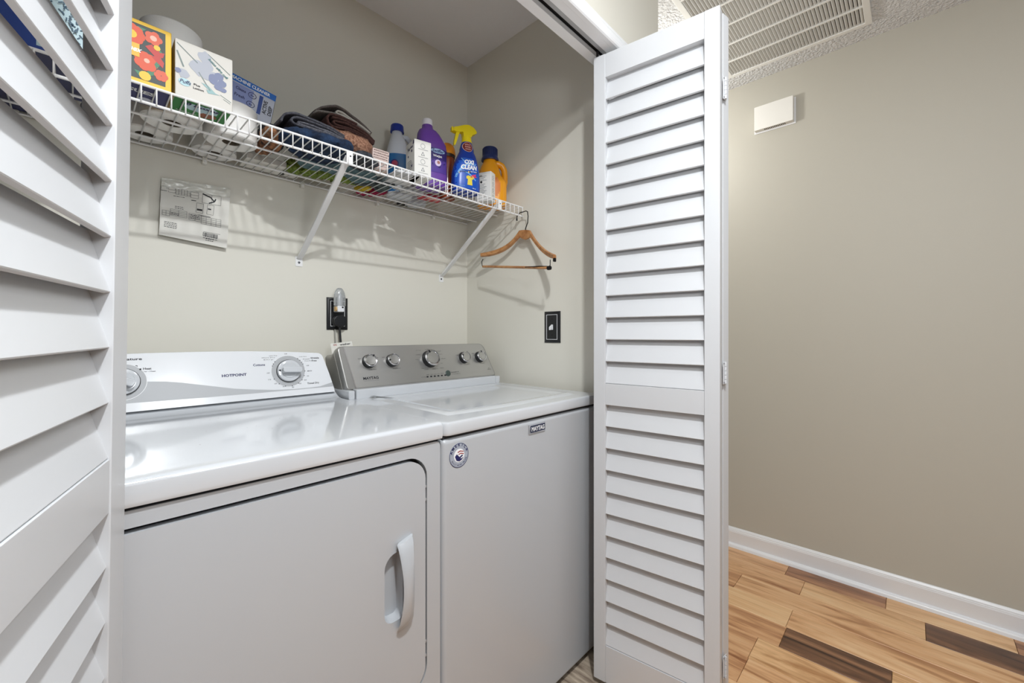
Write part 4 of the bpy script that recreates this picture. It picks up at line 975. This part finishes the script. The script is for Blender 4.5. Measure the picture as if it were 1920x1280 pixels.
# ---- folded cloths
def cloth_mat(name, a, b, sc=120): return mat(name, a, 0.95, bump=(sc * 5, 0.7, 0.003), vary=((sc, sc, sc), b, 3))
def folded(name, label, paths, y0, y1, thick, m, amp=0.004, taper=0.0, seed=1, cat='towel', cols=None):
    t = thing(name, label, cat, (paths[0][0][0], (y0 + y1) / 2, paths[0][0][1]), world=True)
    for pi, path in enumerate(paths):
        pts = []
        P = [Vector(p) for p in path]
        for i in range(len(P) - 1):      # catmull-rom
            p0 = P[max(0, i - 1)]; p1 = P[i]; p2 = P[i + 1]; p3 = P[min(len(P) - 1, i + 2)]
            for k in range(6):
                s = k / 6; pts.append(0.5 * ((2 * p1) + (p2 - p0) * s + (2 * p0 - 5 * p1 + 4 * p2 - p3) * s * s + (3 * p1 - p0 - 3 * p2 + p3) * s ** 3))
        pts.append(P[-1]); n = len(pts); NY = 16
        prof = []
        L_, R_ = [], []
        for i, p in enumerate(pts):
            d = (pts[min(n - 1, i + 1)] - pts[max(0, i - 1)]).normalized(); nn = Vector((-d.y, d.x))
            L_.append(p + nn * thick / 2); R_.append(p - nn * thick / 2)
        prof = L_ + R_[::-1]
        bm = bmesh.new(); rg = []
        for j in range(NY + 1):
            f = j / NY; y = y0 + (y1 - y0) * f
            e = 1 - taper * (2 * f - 1) ** 2 * 0.5
            ring = []
            for q_ in prof:
                nz = noise.noise(Vector((q_.x * 18 + seed, y * 14, q_.y * 18 + pi)))
                nz2 = noise.noise(Vector((q_.x * 60 + seed, y * 50, q_.y * 60)))
                ring.append(bm.verts.new((q_.x + amp * nz * 0.6, y + amp * 1.5 * noise.noise(Vector((q_.x * 25, 5 + seed, q_.y * 25))), q_.y + amp * nz + amp * 0.25 * nz2)))
            rg.append(ring)
        for a, b in zip(rg, rg[1:]):
            for i in range(len(a)): bm.faces.new((a[i], a[(i + 1) % len(a)], b[(i + 1) % len(a)], b[i]))
        half = len(L_)
        for ring in (rg[0], rg[-1]):
            for i in range(half - 1): bm.faces.new((ring[i], ring[i + 1], ring[-2 - i], ring[-1 - i]))
        new_obj('cloth_layer' if pi else 'cloth', bm_mesh('cloth', bm), t, (cols[pi] if cols else m), smooth='all')
    return t
def lump(name, label, cat, pts, radii, m, sub=3, amp=0.15, freq=40, flat=None, seed=0):
    """soft heap from merged blobs, remeshed by voxel-free union: one metaball-like mesh"""
    mb = bpy.data.metaballs.new(name); mb.resolution = 0.008; mb.threshold = 0.4
    for p, r_ in zip(pts, radii):
        e = mb.elements.new(); e.co = p; e.radius = r_[0] * 1.7
        e.type = 'ELLIPSOID'; e.size_x = 1; e.size_y = r_[1] / r_[0]; e.size_z = r_[2] / r_[0]
    o = bpy.data.objects.new('mbtmp' + name, mb); COL.objects.link(o)
    dg = bpy.context.evaluated_depsgraph_get(); dg.update()
    me = bpy.data.meshes.new_from_object(o.evaluated_get(dg)); bpy.data.objects.remove(o)
    lo = [min(p[k] - r_[k] for p, r_ in zip(pts, radii)) for k in range(3)]; hi = [max(p[k] + r_[k] for p, r_ in zip(pts, radii)) for k in range(3)]
    ml = [min(v.co[k] for v in me.vertices) for k in range(3)]; mh = [max(v.co[k] for v in me.vertices) for k in range(3)]
    for v in me.vertices:
        v.co = Vector([lo[k] + (v.co[k] - ml[k]) / (mh[k] - ml[k]) * (hi[k] - lo[k]) for k in range(3)])
    for v in me.vertices:
        p = v.co; n_ = noise.noise(p * freq + Vector((seed, 0, 0))); n2 = noise.noise(p * freq * 2.6)
        v.co = p + v.normal * (amp * (n_ + 0.5 * n2)) * 0.05
        if flat is not None and v.co.z < flat: v.co.z = flat + 0.0002
    o = new_obj(name, me, None, m, smooth='all'); me.name = name
    c = sum((v.co for v in me.vertices), Vector()) / len(me.vertices); c.z = min(v.co.z for v in me.vertices)
    me.transform(Matrix.Translation(-c)); o.location = c
    tag(o, label, cat); return o
M_jean = cloth_mat('denim_blue', (10, 24, 46), (30, 54, 86), 45)
M_fleece = cloth_mat('brown_fleece', (118, 76, 58), (186, 142, 116), 170)
M_brt = cloth_mat('brown_towel', (62, 38, 36), (96, 66, 60), 200)
M_gyt = cloth_mat('grey_towel', (58, 58, 66), (92, 92, 100), 200)
M_tau = cloth_mat('taupe_towel', (98, 92, 88), (136, 130, 124), 200)
# denim bundle at the front
lump('denim_bundle', 'rumpled dark blue denim cloth at the front of the shelf', 'clothing',
     [(0.430, 1.275, 1.690), (0.475, 1.260, 1.692), (0.525, 1.255, 1.692), (0.568, 1.255, 1.690), (0.48, 1.33, 1.692), (0.54, 1.33, 1.690)],
     [(0.040, 0.050, 0.020), (0.045, 0.050, 0.022), (0.045, 0.050, 0.022), (0.026, 0.045, 0.020), (0.05, 0.05, 0.022), (0.05, 0.05, 0.020)], M_jean, amp=0.20, freq=26, flat=ZS, seed=4)
lump('brown_cloth', 'small orange-brown patterned cloth beside the denim bundle', 'clothing',
     [(0.380, 1.31, 1.692), (0.402, 1.36, 1.695), (0.392, 1.41, 1.690)], [(0.022, 0.04, 0.020), (0.024, 0.05, 0.024), (0.022, 0.04, 0.018)], cloth_mat('rust_pattern', (48, 36, 32), (176, 122, 84), 60), amp=0.12, freq=45, flat=ZS, seed=8)
lump('black_bag', 'black fabric bag with a strap left of the grey folded towel', 'bag',
     [(0.400, 1.395, 1.722), (0.416, 1.41, 1.735), (0.424, 1.44, 1.725)], [(0.026, 0.04, 0.030), (0.034, 0.045, 0.030), (0.032, 0.04, 0.034)], cloth_mat('black_cloth', (34, 34, 38), (60, 60, 66), 120), amp=0.10, freq=30, flat=ZS + 0.03, seed=2)
# brown fleece
lump('fleece_throw', 'fluffy light brown fleece bundle under the folded brown towels', 'blanket',
     [(0.530, 1.350, 1.758), (0.590, 1.330, 1.744), (0.640, 1.325, 1.742), (0.668, 1.340, 1.742), (0.61, 1.43, 1.74), (0.655, 1.43, 1.74)],
     [(0.050, 0.045, 0.030), (0.050, 0.05, 0.036), (0.044, 0.05, 0.036), (0.030, 0.045, 0.034), (0.05, 0.05, 0.034), (0.045, 0.05, 0.034)], M_fleece, amp=0.10, freq=60, flat=ZS, seed=6)
# grey folded towel on the denim
folded('grey_towel', 'charcoal grey towel folded over the denim bundle', [
    [(0.396, 1.722), (0.404, 1.742), (0.430, 1.7540), (0.470, 1.7560), (0.520, 1.7520), (0.560, 1.7460), (0.5745, 1.7400)],
    [(0.574, 1.7345), (0.530, 1.7425), (0.480, 1.7480), (0.440, 1.7470), (0.4225, 1.7360), (0.4300, 1.7260), (0.4600, 1.7250), (0.52, 1.7260), (0.572, 1.7240)],
    [(0.573, 1.7300), (0.530, 1.7360), (0.480, 1.7400), (0.4470, 1.7380), (0.4420, 1.7330), (0.4560, 1.7310), (0.52, 1.7320), (0.573, 1.7270)]],
    1.262, 1.420, 0.0050, M_gyt, amp=0.003, cols=[M_gyt, M_gyt, cloth_mat('grey_towel_light', (76, 76, 84), (112, 112, 120), 200)])
# folded brown towels
folded('brown_towel', 'dark brown towel folded in thirds on the fleece bundle', [
    [(0.560, 1.812), (0.585, 1.816), (0.625, 1.812), (0.66, 1.804), (0.690, 1.792), (0.7040, 1.784)],
    [(0.7030, 1.7800), (0.665, 1.7950), (0.610, 1.8060), (0.5760, 1.8060), (0.5640, 1.8000), (0.5740, 1.7940), (0.62, 1.7945), (0.67, 1.7860), (0.7020, 1.7760)],
    [(0.7000, 1.7720), (0.660, 1.7840), (0.60, 1.7890), (0.5560, 1.7860), (0.5440, 1.8000), (0.5500, 1.8160), (0.566, 1.8210), (0.60, 1.8220), (0.640, 1.8180)]],
    1.315, 1.475, 0.0052, M_brt, amp=0.003, seed=4)
folded('taupe_towel', 'grey-taupe towel folded on top of the brown towel', [
    [(0.5060, 1.8080), (0.5180, 1.8180), (0.545, 1.8260), (0.575, 1.8290), (0.600, 1.8250), (0.645, 1.8170), (0.6900, 1.8000)],
    [(0.6880, 1.8060), (0.650, 1.8240), (0.610, 1.8350), (0.5850, 1.8410), (0.5760, 1.8380), (0.5780, 1.8320), (0.6, 1.8300), (0.64, 1.8230)],
    [(0.5100, 1.8160), (0.530, 1.8330), (0.560, 1.8480), (0.5780, 1.8540), (0.6100, 1.8470), (0.6520, 1.8300), (0.6920, 1.8060)]],
    1.320, 1.465, 0.0048, M_tau, amp=0.003, seed=7, cols=[M_tau, mat('towel_edge', (176, 172, 164), 0.9), cloth_mat('taupe_dark', (78, 70, 68), (110, 102, 98), 200)])
# underside pile
lump('green_duster', 'fuzzy olive green microfibre duster at the back under the cloths', 'duster',
     [(0.50 + 0.028 * i, 1.505 - 0.006 * i, 1.690) for i in range(8)], [(0.020, 0.030, 0.018)] * 8, cloth_mat('olive_fuzz', (104, 128, 44), (160, 180, 92), 140), amp=0.34, freq=95, flat=ZS, seed=3)
lump('teal_cloth', 'faded teal cloth lying flat behind the denim bundle', 'clothing',
     [(0.53, 1.40, 1.685), (0.60, 1.38, 1.685), (0.66, 1.37, 1.685), (0.70, 1.40, 1.685)], [(0.045, 0.06, 0.016)] * 4, cloth_mat('teal_cloth', (66, 92, 100), (104, 132, 138), 30), amp=0.10, freq=30, flat=ZS, seed=9)
lump('charcoal_cloth', 'dark charcoal cloth between the teal cloth and the pink package', 'clothing',
     [(0.640, 1.30, 1.684), (0.665, 1.29, 1.686), (0.625, 1.25, 1.684)], [(0.030, 0.040, 0.016)] * 3, cloth_mat('charcoal_cloth', (36, 38, 44), (70, 74, 82), 60), amp=0.14, freq=36, flat=ZS, seed=12)
lump('magenta_cloth', 'bright magenta cloth at the back edge of the shelf', 'clothing',
     [(0.775, 1.542, 1.688), (0.802, 1.530, 1.688), (0.820, 1.500, 1.690)], [(0.026, 0.030, 0.018)] * 3, cloth_mat('magenta_cloth', (130, 20, 62), (186, 44, 88), 40), amp=0.22, freq=55, flat=ZS, seed=15)
lump('yellow_cloth', 'small yellow cloth between the green duster and magenta cloth', 'clothing',
     [(0.745, 1.510, 1.684), (0.765, 1.495, 1.684)], [(0.017, 0.022, 0.013)] * 2, cloth_mat('yellow_cloth', (190, 160, 30), (226, 200, 60), 40), amp=0.2, freq=60, flat=ZS, seed=17)
lump('black_cloth', 'black and grey camouflage cloth right of the teal cloth', 'clothing',
     [(0.715, 1.455, 1.688), (0.750, 1.430, 1.688), (0.790, 1.400, 1.688), (0.80, 1.45, 1.688)], [(0.030, 0.035, 0.018)] * 4, cloth_mat('camo', (34, 38, 40), (92, 104, 104), 35), amp=0.18, freq=45, flat=ZS, seed=19)
bx, Mx = carton('flat_carton', 'flat white carton with black print at the back behind the toilet rolls', 0.365, 1.475, 0.478, 1.565, 1.690, M_paper)
t = thing('paper_packet', 'white packet with a black clip at the back edge of the shelf', 'packet', (0.505, 1.545, ZS))
box('packet', t, (-0.018, -0.018, 0), (0.024, 0.018, 0.020), mat('packet_white', (214, 212, 206), 0.6), 0.003)
box('clip', t, (-0.030, -0.012, 0.0), (-0.010, 0.012, 0.013), M_black, 0.003)
# pink wrapped package
t = thing('wrapped_package', 'pale pink paper package with printed lines beside the bleach bottle', 'package', (0.700, 1.285, ZS), (0, R(4), R(-12)))
box('wrapper', t, (-0.030, -0.022, 0), (0.026, 0.022, 0.066), mat('pale_pink', (206, 184, 176), 0.6), 0.004)
Mx = XZ(-0.0222); ln = []
for i in range(7):
    x = -0.026
    while x < 0.020:
        l = r4.uniform(0.002, 0.006); ln.append(rect(x, 0.010 + 0.008 * i, x + l, 0.0122 + 0.008 * i)); x += l + 0.0015
multi_decal('printing', t, Mx, ln, mat('print_mauve', (120, 98, 96), 0.6), 0.0003)
# clear plastic bag and papers
crumple('plastic_bag', 'crumpled clear plastic bag lying in the middle right of the shelf', 'bag', (0.885, 1.385, ZS), (0.062, 0.038, 0.020), mat('bag_film', (222, 224, 228), 0.2, trans=0.3), 5, amp=0.4, sub=5, freq=2.6)
t = thing('flat_packet', 'flat white packet lying near the shelf front left of the white carton', 'packet', (0.795, 1.290, ZS), (0, 0, R(-14)))
box('packet', t, (-0.045, -0.060, 0), (0.045, 0.060, 0.010), mat('packet_grey', (205, 206, 208), 0.5), 0.003)
t = thing('black_remote', 'small black device at the back edge under the plastic bag', 'device', (0.955, 1.552, ZS), (0, 0, R(-10)))
box('body', t, (-0.024, -0.008, 0), (0.024, 0.008, 0.010), M_black, 0.002)

# ---- bleach bottle
bl = thing('bleach_bottle', 'translucent white bottle with a blue cap at the back of the shelf', 'bottle', (0.893, 1.475, ZS), (0, 0, R(-30)))
S1 = [(0, 0, 0.046, 0.038, 3.0), (0.004, 0, 0.050, 0.042, 3.0), (0.110, 0, 0.050, 0.042, 2.8), (0.155, 0, 0.050, 0.042, 2.6), (0.190, -0.002, 0.044, 0.037, 2.4), (0.225, -0.006, 0.031, 0.029, 2.2), (0.248, -0.008, 0.022, 0.022, 2), (0.262, -0.008, 0.019, 0.019, 2)]
M_milk = mat('milky_plastic', (222, 226, 234), 0.3, trans=0.12)
bt = bottle('body', bl, S1, M_milk)
label_patch('label', bl, S1, -0.047, 0.012, 0.040, 0.160, mat('label_blue', (40, 110, 170), 0.4), 0.0006)
disc_patch('label_disc', bl, S1, -0.018, 0.120, 0.016, mat('label_navy', (50, 50, 120), 0.4), 0.0010); disc_patch('label_disc', bl, S1, -0.018, 0.120, 0.011, mat('label_red', (180, 60, 90), 0.4), 0.0014)
lathe('cap', bl, [(0, 0.258), (0.0265, 0.258), (0.0265, 0.262), (0.0245, 0.283), (0.0225, 0.286), (0, 0.286)], mat('cap_blue', (22, 50, 150), 0.35), 28, c=(-0.008, 0, 0))
tube('handle', bl, [(0.012, 0, 0.243), (0.030, 0, 0.240), (0.046, 0, 0.222), (0.049, 0, 0.190), (0.046, 0, 0.165)], [0.008, 0.010, 0.010, 0.010, 0.009], M_milk, 12)
jg = thing('white_jug', 'low translucent white jug standing between the blue-capped and purple bottles', 'bottle', (0.995, 1.515, ZS), (0, 0, R(-20)))
S2 = [(0, 0, 0.040, 0.036, 2.6), (0.004, 0, 0.043, 0.039, 2.6), (0.17, 0, 0.043, 0.039, 2.6), (0.215, 0.0, 0.036, 0.032, 2.3), (0.235, 0.0, 0.026, 0.024, 2.1), (0.245, 0.0, 0.014, 0.014, 2), (0.255, 0, 0.013, 0.013, 2)]
bottle('body', jg, S2, M_milk); lathe('spout', jg, [(0, 0.250), (0.0145, 0.250), (0.0135, 0.262), (0, 0.264)], M_milk, 20)

# ---- white carton with icons
def icon_carton(name, label, corner, rot, wf, wl, h, side):
    """corner: nearest vertical edge; wf along local +x, wl along local -... """
    t = thing(name, label, 'box', (corner[0], corner[1], ZS), (0, 0, rot))
    box('carton', t, (0, 0, 0), (wf, wl, h), mat('carton_white', (234, 233, 228), 0.5), 0.0010, 1)
    Mf_ = XZ(-0.0002); Ml = basis((-0.0002, 0, 0), (0, -1, 0), (0, 0, 1))
    return t, Mf_, Ml
t, Mf_, Ml = icon_carton('icon_carton', 'white carton with a column of small icons in front of the purple bottle', (0.8020, 1.2280), R(-10), 0.0620, 0.075, 0.1270, 0)
for i in range(4):
    cz = 0.108 - 0.027 * i
    prism('icon', t, [ngon(0.0310, cz, 0.0085, 18), ngon(0.0310, cz, 0.0074, 18)] if i % 2 == 0 else [rc([(0.024, cz - 0.006), (0.038, cz - 0.006), (0.031, cz + 0.008)], 0.001), rc([(0.0265, cz - 0.0045), (0.0355, cz - 0.0045), (0.031, cz + 0.0045)], 0.001)], 0.0001, 0.0003, M_inkg, Mf_)
    multi_decal('icon_text', t, Mf_, [rect(0.014 + 0.003 * k, cz - 0.0130, 0.0163 + 0.003 * k, cz - 0.0115) for k in range(12)], M_inkg, 0.0003)
text('Wet', t, Ml, -0.060, 0.098, 0.022, 0.011, M_navy); text('clean', t, Ml, -0.036, 0.102, 0.024, 0.009, M_navy)
multi_decal('corner_print', t, Ml, [[(-0.014, 0.110), (-0.003, 0.112), (-0.003, 0.124), (-0.010, 0.124)], ngon(-0.022, 0.092, 0.005, 10), ngon(-0.052, 0.080, 0.004, 10), ngon(-0.022, 0.040, 0.005, 10)], M_navy, 0.0003)
multi_decal('fine_print', t, Ml, [rect(-0.060 + 0.002 * (k % 3), 0.060 - 0.006 * k, -0.025 + 0.004 * (k % 4), 0.0615 - 0.006 * k) for k in range(6)], M_inkg, 0.0003)

# ---- purple floor cleaner
pu = thing('floor_cleaner_bottle', 'tall purple floor cleaner bottle with a white cap', 'bottle', (0.922, 1.300, ZS), (0, 0, R(-14)))
S3 = [(0, 0, 0.052, 0.034, 3.4), (0.004, 0, 0.0565, 0.038, 3.4), (0.020, 0, 0.0575, 0.039, 3.4), (0.055, 0, 0.0565, 0.038, 3.4), (0.060, 0, 0.0555, 0.037, 3.4), (0.135, 0, 0.0555, 0.037, 3.4), (0.140, 0, 0.0565, 0.038, 3.4), (0.165, -0.001, 0.054, 0.037, 3.2), (0.185, -0.006, 0.046, 0.035, 2.8), (0.200, -0.010, 0.041, 0.031, 2.6), (0.211, -0.013, 0.034, 0.027, 2.3), (0.219, -0.015, 0.021, 0.021, 2), (0.2345, -0.015, 0.019, 0.019, 2)]
M_pur = mat('purple_plastic', (104, 62, 156), 0.25, spec=0.6)
bottle('body', pu, S3, M_pur, 36)
label_patch('label', pu, S3, -0.046, 0.052, 0.053, 0.142, mat('label_violet', (84, 58, 148), 0.35), 0.0006)
label_patch('label_top', pu, S3, -0.046, 0.100, 0.053, 0.140, mat('label_deep_violet', (50, 34, 112), 0.35), 0.0009)
disc_patch('label_swirl', pu, S3, 0.012, 0.088, 0.012, mat('label_lilac', (222, 206, 236), 0.4), 0.0012); disc_patch('label_core', pu, S3, 0.014, 0.090, 0.006, mat('label_gold', (170, 120, 110), 0.4), 0.0016)
disc_patch('label_oval', pu, S3, 0.012, 0.131, 0.028, mat('label_aqua', (160, 190, 226), 0.4), 0.0013, 0.0085)
ctext('Swiffer', pu, S3, -0.012, 0.1255, 0.046, 0.0115, mat('label_blue2', (24, 36, 110), 0.4), 0.0018, shear=0.3)
ctext('WetJet', pu, S3, -0.008, 0.1065, 0.036, 0.0105, M_trim, 0.0014, bold=0.04)
sp = []
for i in range(30):
    a = r4.uniform(0, 2 * PI); q_ = r4.uniform(0.016, 0.034); sp.append(ngon(0.012 + q_ * math.cos(a), 0.086 + q_ * 0.45 * math.sin(a), r4.uniform(0.001, 0.0026), 6))
conform(multi_decal('label_dots', pu, X0, sp, M_navy), S3, 0.0011)
lathe('cap', pu, [(0, 0.232), (0.0195, 0.232), (0.0195, 0.236), (0.0185, 0.252), (0.0170, 0.2545), (0, 0.2545)], mat('cap_white', (232, 230, 238), 0.35), 28, c=(-0.015, 0, 0))

# ---- amber bottle with orange cap
ob = thing('amber_bottle', 'amber brown bottle with an orange dome cap behind the purple bottle', 'bottle', (1.043, 1.362, ZS), (0, 0, 0))
lathe('body', ob, [(0, 0), (0.029, 0), (0.0315, 0.004), (0.0315, 0.155), (0.030, 0.168), (0.028, 0.175), (0, 0.175)], mat('amber_plastic_dark', (142, 66, 34), 0.2, spec=0.7), 28)
lathe('collar', ob, [(0, 0.168), (0.0325, 0.168), (0.0325, 0.182), (0, 0.182)], mat('dark_brown_collar', (50, 36, 30), 0.35), 28)
lathe('cap', ob, [(0, 0.180), (0.0345, 0.180), (0.0345, 0.190), (0.032, 0.206), (0.027, 0.218), (0.018, 0.226), (0, 0.228)], mat('cap_orange', (232, 144, 26), 0.35), 28)
# red flat package underneath
t = thing('red_sponge_pack', 'flat red sponge pack lying under the shelf items behind the spray bottle', 'package', (0.992, 1.400, ZS), (0, 0, R(-8)))
box('pack', t, (-0.048, -0.030, 0), (0.045, 0.030, 0.012), mat('pack_red', (186, 40, 56), 0.4), 0.003)
Mq = basis((0, 0, -0.0006), (1, 0, 0), (0, -1, 0))
multi_decal('pale_patch', t, Mq, [rect(-0.020, 0.0, 0.030, 0.022)], mat('patch_salmon', (236, 160, 150), 0.4), 0.0002)

# ---- spray bottle
ox = thing('spray_bottle', 'blue stain remover spray bottle with a yellow trigger head', 'spray bottle', (1.049, 1.252, ZS), (0, 0, R(-16)))
S4 = [(0, 0, 0.050, 0.028, 2.8), (0.004, 0, 0.0545, 0.032, 2.8), (0.030, 0, 0.0575, 0.034, 2.7), (0.070, 0, 0.0560, 0.034, 2.6), (0.105, 0.001, 0.0500, 0.032, 2.5), (0.130, 0.003, 0.0430, 0.029, 2.4), (0.150, 0.004, 0.0350, 0.026, 2.3), (0.162, 0.004, 0.0290, 0.023, 2.2), (0.172, 0.004, 0.0285, 0.0225, 2.1), (0.188, 0.004, 0.0240, 0.0205, 2), (0.200, 0.004, 0.0190, 0.018, 2)]
M_ob = mat('blue_plastic', (20, 58, 158), 0.25, spec=0.6)
bottle('body', ox, S4, M_ob, 36)
label_patch('label', ox, S4, -0.052, 0.012, 0.044, 0.130, mat('label_royal', (24, 84, 186), 0.3), 0.0006, lambda u, v: (u - 0.5) ** 2 / 0.26 + max(0, v - 0.5) ** 2 / 0.26 < 1)
def arc_pts(cx, cz, r0, r1, a0, a1, n=8): return [(cx + r0 * math.cos(R(a0 + (a1 - a0) * i / n)), cz + r0 * math.sin(R(a0 + (a1 - a0) * i / n))) for i in range(n + 1)] + [(cx + r1 * math.cos(R(a1 - (a1 - a0) * i / n)), cz + r1 * math.sin(R(a1 - (a1 - a0) * i / n))) for i in range(n + 1)]
conform(multi_decal('swoosh', ox, X0, [arc_pts(0.030, 0.030, 0.086, 0.080, 100, 165), arc_pts(-0.04, -0.01, 0.090, 0.086, 40, 90), arc_pts(0.010, 0.150, 0.046, 0.043, 210, 300)], mat('swoosh_light', (120, 180, 230), 0.4)), S4, 0.0010)
ctext('OXI', ox, S4, -0.020, 0.1040, 0.040, 0.0180, M_trim, 0.0016, bold=0.05, shear=0.2, rot=R(4))
ctext('CLEAN', ox, S4, -0.034, 0.0820, 0.066, 0.0190, M_trim, 0.0016, bold=0.05, shear=0.2, rot=R(4))
conform(multi_decal('yellow_strip', ox, X0, [[(-0.040, 0.0660), (0.0, 0.0720), (0.0, 0.0790), (-0.040, 0.0730)]], M_y), S4, 0.0013)
conform(multi_decal('black_strip', ox, X0, [[(0.002, 0.0720), (0.036, 0.0760), (0.036, 0.0840), (0.002, 0.0800)]], M_ink), S4, 0.0013)
ctext('STAIN', ox, S4, -0.036, 0.0695, 0.030, 0.0045, M_ink, 0.0017, rot=R(8)); ctext('MAX FORCE', ox, S4, 0.005, 0.0755, 0.028, 0.0045, M_trim, 0.0017, rot=R(6))
conform(multi_decal('shirt_print', ox, X0, [[(-0.012, 0.058), (-0.004, 0.062), (0.004, 0.060), (0.012, 0.063), (0.020, 0.058), (0.016, 0.048), (0.011, 0.050), (0.013, 0.026), (-0.008, 0.026), (-0.006, 0.048), (-0.012, 0.049)]], mat('shirt_yellow', (232, 210, 70), 0.4)), S4, 0.0014)
conform(multi_decal('splash_print', ox, X0, [[(0.004, 0.056), (0.012, 0.066), (0.030, 0.072), (0.026, 0.064), (0.034, 0.062), (0.020, 0.056)]], mat('splash_pink', (214, 60, 110), 0.4)), S4, 0.0016)
ctext('650 ml', ox, S4, 0.014, 0.014, 0.014, 0.004, M_trim, 0.0012); ctext('fragrance free', ox, S4, -0.040, 0.018, 0.022, 0.005, mat('print_sky', (110, 170, 220), 0.4), 0.0012)
disc_patch('round_label', ox, S4, 0.000, 0.176, 0.0200, mat('disc_white', (226, 200, 190), 0.4), 0.0010); disc_patch('round_label', ox, S4, 0.000, 0.176, 0.0185, mat('disc_darkred', (120, 30, 30), 0.4), 0.0014)
for i, w in enumerate(('SPRAY', 'RINSE', 'WASH')): ctext(w, ox, S4, -0.011, 0.182 - 0.009 * i, 0.022, 0.0055, mat('print_peach', (236, 190, 176), 0.4), 0.0018)
M_tr = mat('trigger_yellow', (238, 216, 20), 0.3)
hd = lathe('collar', ox, [(0, 0.198), (0.0200, 0.198), (0.0195, 0.210), (0.0180, 0.222), (0, 0.224)], M_tr, 24, c=(0.004, 0, 0))
prism('trigger_head', ox, [rc([(0.018, 0.218), (0.024, 0.232), (0.044, 0.243), (0.042, 0.250), (0.030, 0.262), (0.010, 0.268), (-0.008, 0.264), (-0.040, 0.250), (-0.052, 0.246), (-0.054, 0.232), (-0.040, 0.230), (-0.014, 0.236), (-0.012, 0.218)], 0.004, 3)], -0.011, 0.011, M_tr, XZ(0))
prism('nozzle', ox, [rrect(-0.0605, 0.231, -0.053, 0.2475, 0.002)], -0.008, 0.008, M_tr, XZ(0), bevel=0.001)
prism('trigger', ox, [rc([(-0.022, 0.238), (-0.030, 0.226), (-0.036, 0.205), (-0.044, 0.182), (-0.050, 0.178), (-0.050, 0.190), (-0.046, 0.210), (-0.040, 0.236)], 0.002, 3)], -0.006, 0.006, M_tr, XZ(0))

# ---- second white carton
t, Mf_, Ml = icon_carton('label_carton', 'small white carton with printed text in front of the orange detergent bottle', (1.1640, 1.2300), R(21), 0.0400, 0.075, 0.1180, 1)
multi_decal('fine_print', t, Ml, [rect(-0.066, 0.100 - 0.0055 * k - (0.01 if k > 3 else 0), -0.020 - 0.006 * (k % 3), 0.1015 - 0.0055 * k - (0.01 if k > 3 else 0)) for k in range(12)] , M_inkg, 0.0003)
text('fresh', t, Ml, -0.070, 0.100, 0.030, 0.007, M_ink); multi_decal('round_mark', t, Ml, [ngon(-0.044, 0.078, 0.0050, 12)], M_ink, 0.0004)
for i in range(4):
    cz = 0.098 - 0.026 * i
    prism('icon', t, [ngon(0.020, cz, 0.0065, 14), ngon(0.020, cz, 0.0053, 14)], 0.0001, 0.0003, M_inkg, Mf_)
    multi_decal('icon_text', t, Mf_, [rect(0.010 + 0.003 * k, cz - 0.0115, 0.0122 + 0.003 * k, cz - 0.0100) for k in range(7)], M_inkg, 0.0003)

# ---- orange detergent bottle
dt = thing('detergent_bottle', 'orange-yellow detergent bottle with a ribbed navy cap at the right end of the shelf', 'bottle', (1.240, 1.305, ZS), (0, 0, R(-34)))
S5 = [(0, 0, 0.056, 0.036, 3.0), (0.004, 0, 0.0610, 0.040, 3.0), (0.040, 0, 0.0630, 0.042, 3.0), (0.100, 0, 0.0630, 0.042, 3.0), (0.112, 0, 0.0600, 0.041, 2.9), (0.118, -0.003, 0.0560, 0.041, 2.8), (0.135, -0.009, 0.0480, 0.040, 2.7), (0.155, -0.010, 0.0430, 0.038, 2.5), (0.172, -0.010, 0.0380, 0.035, 2.3), (0.186, -0.009, 0.0310, 0.030, 2.1), (0.196, -0.008, 0.0280, 0.028, 2), (0.205, -0.008, 0.0270, 0.027, 2)]
M_or = mat('orange_plastic', (236, 158, 18), 0.25, spec=0.6)
bottle('body', dt, S5, M_or, 36)
tube('handle', dt, [(0.050, 0, 0.095), (0.0545, 0, 0.115), (0.0560, 0, 0.140), (0.0540, 0, 0.165), (0.0440, 0, 0.182), (0.026, 0, 0.190), (0.012, 0, 0.190)], [0.016, 0.0150, 0.0135, 0.0135, 0.0140, 0.0150, 0.014], M_or, 16)
label_patch('label', dt, S5, -0.050, 0.030, 0.030, 0.128, mat('label_orange', (214, 120, 30), 0.4), 0.0006, lambda u, v: (u - 0.5) ** 2 + (v - 0.5) ** 2 < 0.26)
disc_patch('label_disc', dt, S5, -0.022, 0.118, 0.020, mat('label_plum', (96, 34, 66), 0.4), 0.0009, 0.012)
cp = lathe('cap', dt, [(0, 0.200), (0.0370, 0.200), (0.0375, 0.206), (0.0340, 0.214), (0.0320, 0.222), (0.0310, 0.250), (0.0290, 0.2540), (0, 0.2540)], mat('cap_navy', (24, 40, 92), 0.35), 32, c=(-0.008, 0, 0))
bm = bmesh.new()
for i in range(28):
    a = 2 * PI * i / 28; add_box(bm, (-0.0009, -0.0009, 0.221), (0.0009, 0.0009, 0.250), M=Matrix.Translation((-0.008 + 0.0318 * math.cos(a), 0.0318 * math.sin(a), 0)) @ Matrix.Rotation(a, 4, 'Z'))
new_obj('cap_ribs', bm_mesh('cap_ribs', bm), cp, MATS['cap_navy'])
